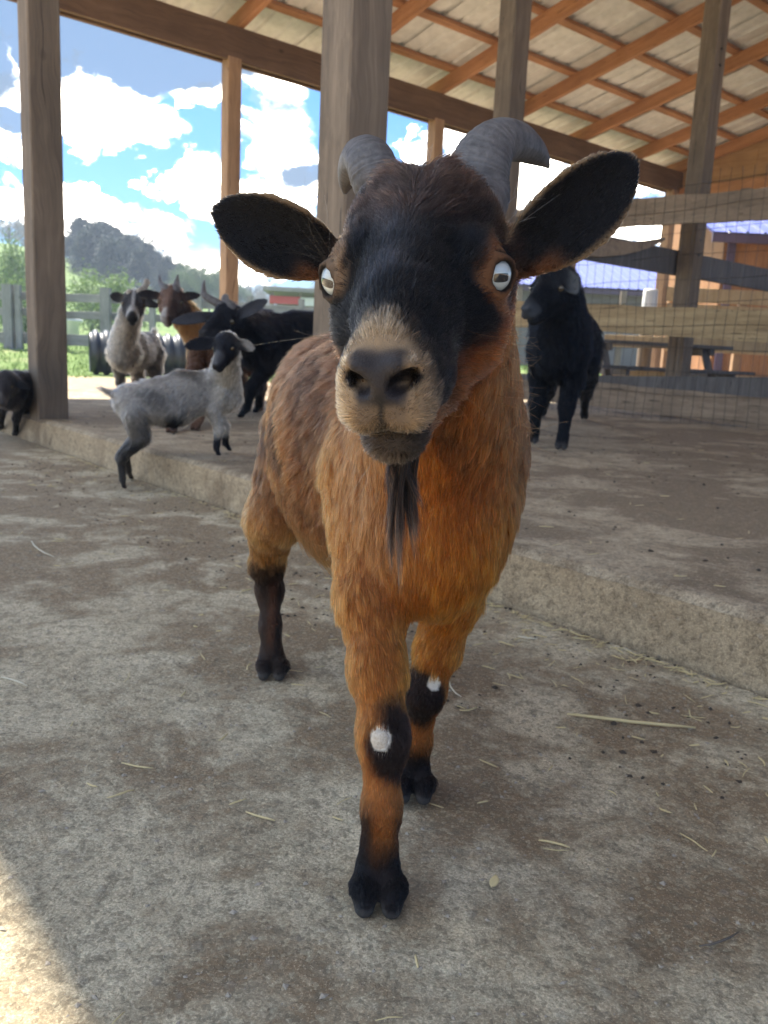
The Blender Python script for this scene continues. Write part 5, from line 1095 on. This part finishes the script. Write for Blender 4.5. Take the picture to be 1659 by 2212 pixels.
# ------------------------------------------------------------------ the other goats
def goat(label, O, face, k, z0, HEAD, roll, feet=None, pitch=0.0, seed=1, colf=None, ears=None, horns=None, hk=1.0, iris=(.12, .085, .035), count=44000, furk=1.0, nk=1.0, kind='goat', belly=1.0, light=.0, tail=True, hornmat='horn_grey', beard=None):
    """O: ground point under the trunk, face: unit heading, k: size against the big brown goat, z0: floor height"""
    f = nrm((face[0], face[1], 0)); l = np.array([-f[1], f[0], 0]); O = np.array([O[0], O[1], z0], float)
    def W(x, y, z): return O + l*x*k + f*y*k + np.array([0, 0, 1])*(z*k + y*k*pitch)
    def rotE(): return np.stack([l, nrm(f+np.array([0, 0, pitch])), np.array([0, 0, 1.])], 1)
    root = empty(kind, label, 'goat', tuple(O)); B = Beast(k); R = rotE(); bk = -f; dn = np.array([0, 0, -1.])
    E_, n_ = HEAD; H = Head(E_, n_, roll, k*hk); eyes = add_head(B, H, fine=False, fl=furk)
    fl = furk*k*1.05
    B.ell(W(0, .19, .345), np.array([.086, .100, .118])*k, R, .04*k, bk*.3+dn, .026*fl, 'chest'); B.ell(W(0, .26, .325), np.array([.064, .06, .08])*k, R, .03*k, dn, .028*fl, 'chest')
    B.ell(W(0, .05, .375), np.array([.094, .14, .118])*k, R, .05*k, bk+dn*.8, .028*fl, 'trunk'); B.ell(W(0, -.09, .355*1.0), np.array([.112*belly, .16, .128*belly])*k, R, .05*k, bk+dn*.9, .030*fl, 'trunk')
    B.ell(W(0, -.24, .385), np.array([.088, .11, .10])*k, R, .05*k, bk+dn*.9, .028*fl, 'trunk')
    nb = H.p(0, -.06, -.025); B.cone(W(0, .22, .405), nb, .080*k*nk, .050*k*hk*nk, .03*k, (W(0, .22, .30)-nb), .026*fl, 'neck'); B.cone(W(0, .25, .36), H.p(0, -.045, -.05), .062*k*nk, .036*k*hk*nk, .03*k, dn, .026*fl, 'neck')
    if tail: B.cone(W(0, -.33, .45), W(0, -.40, .50), .020*k, .010*k, .02*k, None, .04*fl, 'trunk')
    feet = feet or {}
    for nm, sx, ya, fr in (('fl', 1, .20, 1), ('fr', -1, .20, 1), ('hl', 1, -.25, 0), ('hr', -1, -.25, 0)):
        ft = feet.get(nm); ft = W(sx*.062, ya+(.0 if fr else -.01), 0)-np.array([0, 0, ya*k*pitch]) if ft is None else np.array(ft, float)
        hip = W(sx*.052, ya, .34); hz_ = hip[2]-ft[2]; gx = lambda t, dy, dx=0: np.array([*(hip*(1-t)+ft*t)[:2], ft[2]+hz_*(1-t)])+f*dy*k+l*dx*k
        if fr: J = [hip, gx(.27, -.03, sx*.004), gx(.56, .006), gx(.85, -.004), ft]; rd = [.058, .037, .021, .0175, .0175]; J.insert(3, gx(.60, .004)); rd = [.058, .040, .0260, .0235, .0190, .021]
        else: J = [hip, gx(.30, .050, sx*.008), gx(.55, -.026), gx(.60, -.032), gx(.86, -.008), ft]; rd = [.064, .048, .029, .0230, .0190, .021]
        leg(B, J, [q*k for q in rd], [.026*fl, .022*fl, .014*fl, .009*fl, .009*fl, .010*fl], 'foreleg' if fr else 'hindleg', f, k)
    for (a, b_, nn, w_) in (ears or []):
        if isinstance(a, int): a = H.p(a*.040, -.034, .002)
        B.ear(a, b_, nn, w_, t=.0045, cup=.4, k=.008, fl=.006)
    V, Fq, nr, flow, fl_, RG = B.surface(.0062 if k > .7 else .0048)
    LB = np.stack([(V-O)@l, (V-O)@f, (V-O)[:, 2]], 1)/k; LH = H.loc(V); ng = fnoise(V[:, 0]*1+V[:, 2]*.7, V[:, 1]+V[:, 2]*.4, 22, 3, 51+seed); nb_ = fnoise(V[:, 0]+V[:, 2]*.9, V[:, 1]-V[:, 2]*.5, 8, 3, 60+seed)
    zero = np.zeros(len(V)); G_ = lambda r: RG.get(r, zero)
    col = colf(V, LB, LH, G_, ng, nb_, nr)
    hf = G_('hoof'); hoofz = V[:, 2]; em = G_('lid')
    for c, ax, up in eyes: dd = np.linalg.norm(V-c, axis=1)/(k*hk); fl_ = fl_*sstep(.010, .017, dd); col = lerp(col, (.012, .01, .01), sstep(.0150, .012, dd))
    no = np.clip(G_('nose')*1.4, 0, 1); fl_ = fl_*(1-.8*no)
    body_mesh(V, Fq, np.clip(col*.85, 0, 1), no, root)
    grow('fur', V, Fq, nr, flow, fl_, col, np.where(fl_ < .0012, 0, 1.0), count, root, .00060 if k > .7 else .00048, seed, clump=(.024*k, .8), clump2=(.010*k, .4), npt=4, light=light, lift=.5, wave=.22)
    add_eyes(eyes, k*hk, eye_mat(kind+'_eye', iris), root)
    for hp, hr in (horns or []):
        if isinstance(hp[0], int): hp = [H.p(hp[0]*.020, -.034, .015), H.p(hp[0]*.022, -.038, .040)]+hp[1:]
        horn(hp, hr, MAT[hornmat], root, 12, .85, seed)
    if beard is not None:
        r = np.random.default_rng(seed); n = 1200; a = H.p(0, .08, -.07); b0 = a+r.normal(size=(n, 3))*.006; tp = np.asarray(beard[0])-a; Ls = .5+.5*r.random(n); dj = r.normal(size=(n, 3))*.006
        pts = np.stack([b0+(tp+dj)*(Ls*t)[:, None] for t in np.linspace(0, 1, 5)], 1); curves_obj('beard', pts, np.tile(np.linspace(1, .3, 5)*.0005, (n, 1)), np.tile(beard[1], (n, 1)), root)
    settle(root); return root
sp_ = sstep
MAT['horn_pale'] = horn_mat('pale_horn', (.22, .19, .15), (.55, .50, .42))
def face_dirs(n_): return nrm(n_)
# --- grey kid on the step, black head turned to the camera
def c_kid(V, LB, LH, G, ng, nb, nr):
    x, y, z = LB.T; c = np.tile((.36, .34, .315), (len(V), 1)); c = lerp(c, (.085, .083, .085), sp_(.02, .22, nb+.5*ng)*.75*sp_(.24, .34, z)); c = lerp(c, (.62, .58, .50), sp_(.14, .22, y+.03*ng)*.75)
    c = lerp(c, (.10, .095, .09), sp_(.44, .50, z+.02*ng)*sp_(.15, .05, y)*.85); c = lerp(c, (.012, .012, .014), sp_(.29, .24, z)*sp_(.03, -.02, np.abs(y+.03)-.05)*G('trunk'))
    lg = np.clip(G('foreleg')+G('hindleg')+G('hoof'), 0, 1); c = lerp(c, (.014, .014, .018), lg*sp_(.175, .12, z+.03*ng)*sp_(-.1, .1, y)); c = lerp(c, (.016, .015, .018), lg*sp_(.17, .08, z+.03*ng)*sp_(.1, -.1, y))
    c = lerp(c, (.07, .065, .06), G('hindleg')*sp_(.36, .16, z)*sp_(.1, -.1, y)*.7)
    c = lerp(c, (.78, .75, .70), lg*sp_(.1, .2, y)*sp_(.055, .03, z)); hd = np.clip(G('head')+G('brow')+G('jaw')+G('muzzle')+G('lid')+G('chin')+G('ear')+G('nose'), 0, 1); c = lerp(c, (.010, .011, .016), hd*sp_(-.09, -.05, LH[:, 1]))
    c = lerp(c, (.12, .12, .125), hd*sp_(.04, .07, LH[:, 1])*sp_(-.03, .0, LH[:, 2])*.8); return c
k = .56; f = nrm((.90, .30, 0)); hE = ray_y(482, 750, 2.62); n_ = nrm((-.16, -.80, -.55))
goat('small grey kid with black head stepping up onto the slab edge', (-.700, 2.79), f, .62, .095, (hE, n_), .05,
     feet={'fl': ray_z(492, 975, .125), 'fr': ray_z(468, 985, .125), 'hl': ray_z(280, 1035, .0), 'hr': ray_z(265, 1056, .0)}, pitch=.28, seed=2, colf=c_kid, hk=1.06,
     ears=[(-1, ray_y(400, 748, 2.62), (-.1, -1, .25), .020), (1, ray_y(548, 752, 2.70), (.1, -1, .2), .018)], count=42000, kind='kid_goat')
# --- black horned goat behind the kid
def c_black(V, LB, LH, G, ng, nb, nr):
    c = np.tile((.010, .011, .016), (len(V), 1)); c = lerp(c, (.10, .10, .115), sp_(.06, .24, nb+.4*ng)*G('chest')*.8+sp_(.1, .25, nb)*G('neck')*.4); hd = G('muzzle'); c = lerp(c, (.05, .05, .055), hd*.6); return lerp(c, (.10, .10, .11), G('ear')*.7)
hE = ray_y(478, 690, 4.15); n_ = nrm((-.35, -.85, -.30))
goat('black horned goat standing behind the grey kid, ears spread wide', (-.46, 4.60), nrm((-.93, -.36, 0)), 1.20, .12, (hE, n_), -.05,
     feet={'fl': ray_z(524, 903, .12), 'fr': ray_z(556, 892, .12)}, seed=3, colf=c_black, hk=1.14, nk=1.12,
     ears=[(-1, ray_y(372, 697, 4.08), (-.1, -1, .3), .030), (1, ray_y(577, 648, 4.20), (.1, -1, .1), .030)],
     horns=[([-1, ray_y(444, 640, 4.22), ray_y(440, 622, 4.27), ray_y(441, 606, 4.34)], [.021, .021, .018, .013, .004]), ([1, ray_y(487, 650, 4.23), ray_y(487, 641, 4.30), ray_y(489, 640, 4.36)], [.023, .023, .021, .017, .008])], count=40000, belly=1.05)
# --- grey and cream goat facing the camera
def c_cream(V, LB, LH, G, ng, nb, nr):
    x, y, z = LB.T; c = np.tile((.46, .40, .32), (len(V), 1)); c = lerp(c, (.17, .15, .13), np.clip(sp_(.20, .08, y+.12*nb+.06*ng)*.8+sp_(.0, .22, nb)*.5, 0, 1)*sp_(.14, .2, z)); lg = np.clip(G('foreleg')+G('hindleg'), 0, 1)
    c = lerp(c, (.10, .09, .085), lg*sp_(.22, .14, z)*sp_(.06, .10, z+.02*ng)); hd = np.clip(G('head')+G('brow')+G('jaw')+G('muzzle')+G('lid')+G('nose')+G('chin'), 0, 1)*sp_(-.07, -.04, LH[:, 1])
    c = lerp(c, (.050, .050, .058), hd*.95); c = lerp(c, (.50, .49, .48), hd*sp_(.012, .004, np.abs(LH[:, 0]))*sp_(.0, .02, LH[:, 2])*.9); c = lerp(c, (.46, .45, .44), hd*sp_(.05, .08, LH[:, 1])*sp_(.11, .095, LH[:, 1])); c = lerp(c, (.02, .02, .022), hd*sp_(.105, .12, LH[:, 1]))
    return lerp(c, (.018, .018, .022), G('ear')*.95)
hE = ray_y(288, 655, 4.86); n_ = nrm((.22, -.85, -.42))
goat('cream grey goat with dark striped face, leftmost adult of the far group', (-1.62, 5.28), nrm((-.04, -1, 0)), .96, .12, (hE, n_), -.05,
     feet={'fr': ray_z(268, 872, .12), 'fl': ray_z(300, 858, .12)}, seed=4, colf=c_cream, belly=.84, hk=1.22,
     ears=[(-1, ray_y(238, 638, 4.88), (-.1, -1, .1), .028), (1, ray_y(342, 662, 4.9), (.1, -1, .1), .024)],
     horns=[([1, ray_y(313, 620, 4.95), ray_y(317, 607, 5.0), ray_y(322, 612, 5.06)], [.018, .018, .017, .015, .008]), ([-1, ray_y(280, 628, 4.98), ray_y(278, 628, 5.05)], [.018, .017, .013, .006])], count=40000, hornmat='horn_pale')
# --- brown goat with upright horns
def c_brown(V, LB, LH, G, ng, nb, nr):
    x, y, z = LB.T; c = np.tile((.11, .065, .045), (len(V), 1)); fr = sp_(.18, .26, y)*sp_(.5, .42, z); c = lerp(c, (.52, .27, .10), np.clip(G('chest')*fr+G('neck')*.8, 0, 1)*sp_(-.15, .1, -nb+.08)); c = lerp(c, (.60, .50, .36), G('chest')*sp_(.0, .03, x+.02*ng)*.7)
    lg = np.clip(G('foreleg')+G('hindleg'), 0, 1); c = lerp(c, (.13, .065, .035), lg*.8); hd = np.clip(G('head')+G('brow')+G('jaw')+G('muzzle')+G('lid')+G('nose')+G('chin'), 0, 1)*sp_(-.07, -.04, LH[:, 1]); c = lerp(c, (.19, .115, .085), hd*.95)
    c = lerp(c, (.04, .032, .032), hd*sp_(.0, .02, LH[:, 0])*.7); c = lerp(c, (.48, .45, .42), hd*sp_(.075, .095, LH[:, 1])*sp_(.01, -.005, LH[:, 0])); return lerp(c, (.020, .018, .020), G('ear')*.95)
hE = ray_y(368, 650, 4.52); n_ = nrm((.06, -.85, -.45))
goat('brown goat with two upright horns and orange chest, right of the cream goat', (-.98, 5.02), nrm((-.35, -.93, 0)), 1.08, .12, (hE, n_), 0.0,
     feet={'fr': ray_z(372, 936, .12), 'fl': ray_z(424, 930, .12)}, seed=5, colf=c_brown, hk=1.15,
     ears=[(-1, ray_y(298, 634, 4.54), (-.1, -1, .2), .024), (1, ray_y(432, 638, 4.54), (.1, -1, .2), .024)],
     horns=[([-1, ray_y(347, 612, 4.62), ray_y(344, 594, 4.70)], [.018, .018, .013, .003]), ([1, ray_y(382, 612, 4.62), ray_y(384, 593, 4.70)], [.022, .022, .017, .003])], count=40000)
# --- big black goat on the right
def c_blk2(V, LB, LH, G, ng, nb, nr):
    c = np.tile((.0045, .0058, .0095), (len(V), 1)); c = lerp(c, (.016, .024, .032), sp_(.0, .2, nb)*G('chest')*.7); hd = G('muzzle')+G('nose'); c = lerp(c, (.075, .085, .098), hd*sp_(.085, .10, LH[:, 1])*.75)
    c = lerp(c, (.030, .040, .052), G('head')*sp_(.0, .04, -LH[:, 0])*.5); c = lerp(c, (.12, .13, .14), G('ear')*.8); return lerp(c, (.10, .09, .085), G('hoof')*sp_(.04, .02, LB[:, 2]))
hE = ray_y(1182, 620, 3.50); n_ = nrm((-.60, -.66, -.46))
goat('big black goat standing alone on the slab beside the wire pen fence', (.825, 4.00), nrm((-.30, -.95, 0)), 1.30, .12, (hE, n_), 0.0,
     feet={'fl': ray_z(1212, 972, .12), 'fr': ray_z(1150, 958, .12), 'hl': ray_z(1262, 905, .12), 'hr': ray_z(1170, 900, .12)}, seed=6, colf=c_blk2, hk=1.08, nk=1.25, furk=.8,
     ears=[(ray_y(1220, 590, 3.50), ray_y(1246, 634, 3.43), (-.35, -1, .15), .034)], horns=[], count=48000, belly=1.04)
# --- dark kid cut by the left picture edge
def c_dark(V, LB, LH, G, ng, nb, nr):
    c = np.tile((.040, .036, .038), (len(V), 1)); c = lerp(c, (.15, .135, .125), sp_(.0, .2, ng+nb*.6)*.7); lg = np.clip(G('foreleg')+G('hindleg')+G('hoof'), 0, 1); c = lerp(c, (.012, .012, .015), lg*.85)
    hd = G('muzzle'); return lerp(lerp(c, (.13, .10, .08), hd*.7), (.012, .012, .014), G('ear'))
hE = ray_y(8, 832, 3.66); n_ = nrm((.06, -.62, -.78))
goat('dark mottled kid with lowered head at the left edge beside the shelter post', (-1.80, 4.04), nrm((.10, -1, 0)), .70, .0, (hE, n_), 0.0,
     feet={'fl': ray_z(33, 942, .0), 'fr': ray_z(2, 930, .0)}, seed=7, colf=c_dark, hk=1.05,
     ears=[(ray_y(26, 825, 3.7), ray_y(66, 840, 3.7), (.1, -1, .2), .016), (ray_y(-12, 825, 3.7), ray_y(-50, 838, 3.7), (-.1, -1, .2), .016)], count=26000, kind='kid_goat')
# ------------------------------------------------------------------ the air: thin even haze
hm_, hg_, hb_ = new_mat('haze_air'); nt = hm_.node_tree; nt.nodes.remove(hb_); vp = hg_.n('ShaderNodeVolumePrincipled', i_Color=(.72, .84, 1.0), i_Density=.0020, i_Anisotropy=0.0)
nt.links.new(vp.outputs[0], [n for n in nt.nodes if n.type == 'OUTPUT_MATERIAL'][0].inputs['Volume'])
mb = MB(); x0, x1, y0, y1, z0, z1 = -905., 905., -905., 905., -8., 22.
mb.add([(x0, y0, z0), (x1, y0, z0), (x1, y1, z0), (x0, y1, z0), (x0, y0, z1), (x1, y0, z1), (x1, y1, z1), (x0, y1, z1)], [(0, 3, 2, 1), (4, 5, 6, 7), (0, 1, 5, 4), (1, 2, 6, 5), (2, 3, 7, 6), (3, 0, 4, 7)])
if HAZE: o = mb.build('haze', hm_); tag(o, 'thin pale blue haze that fades the far wooded hill', None, None, 'stuff')
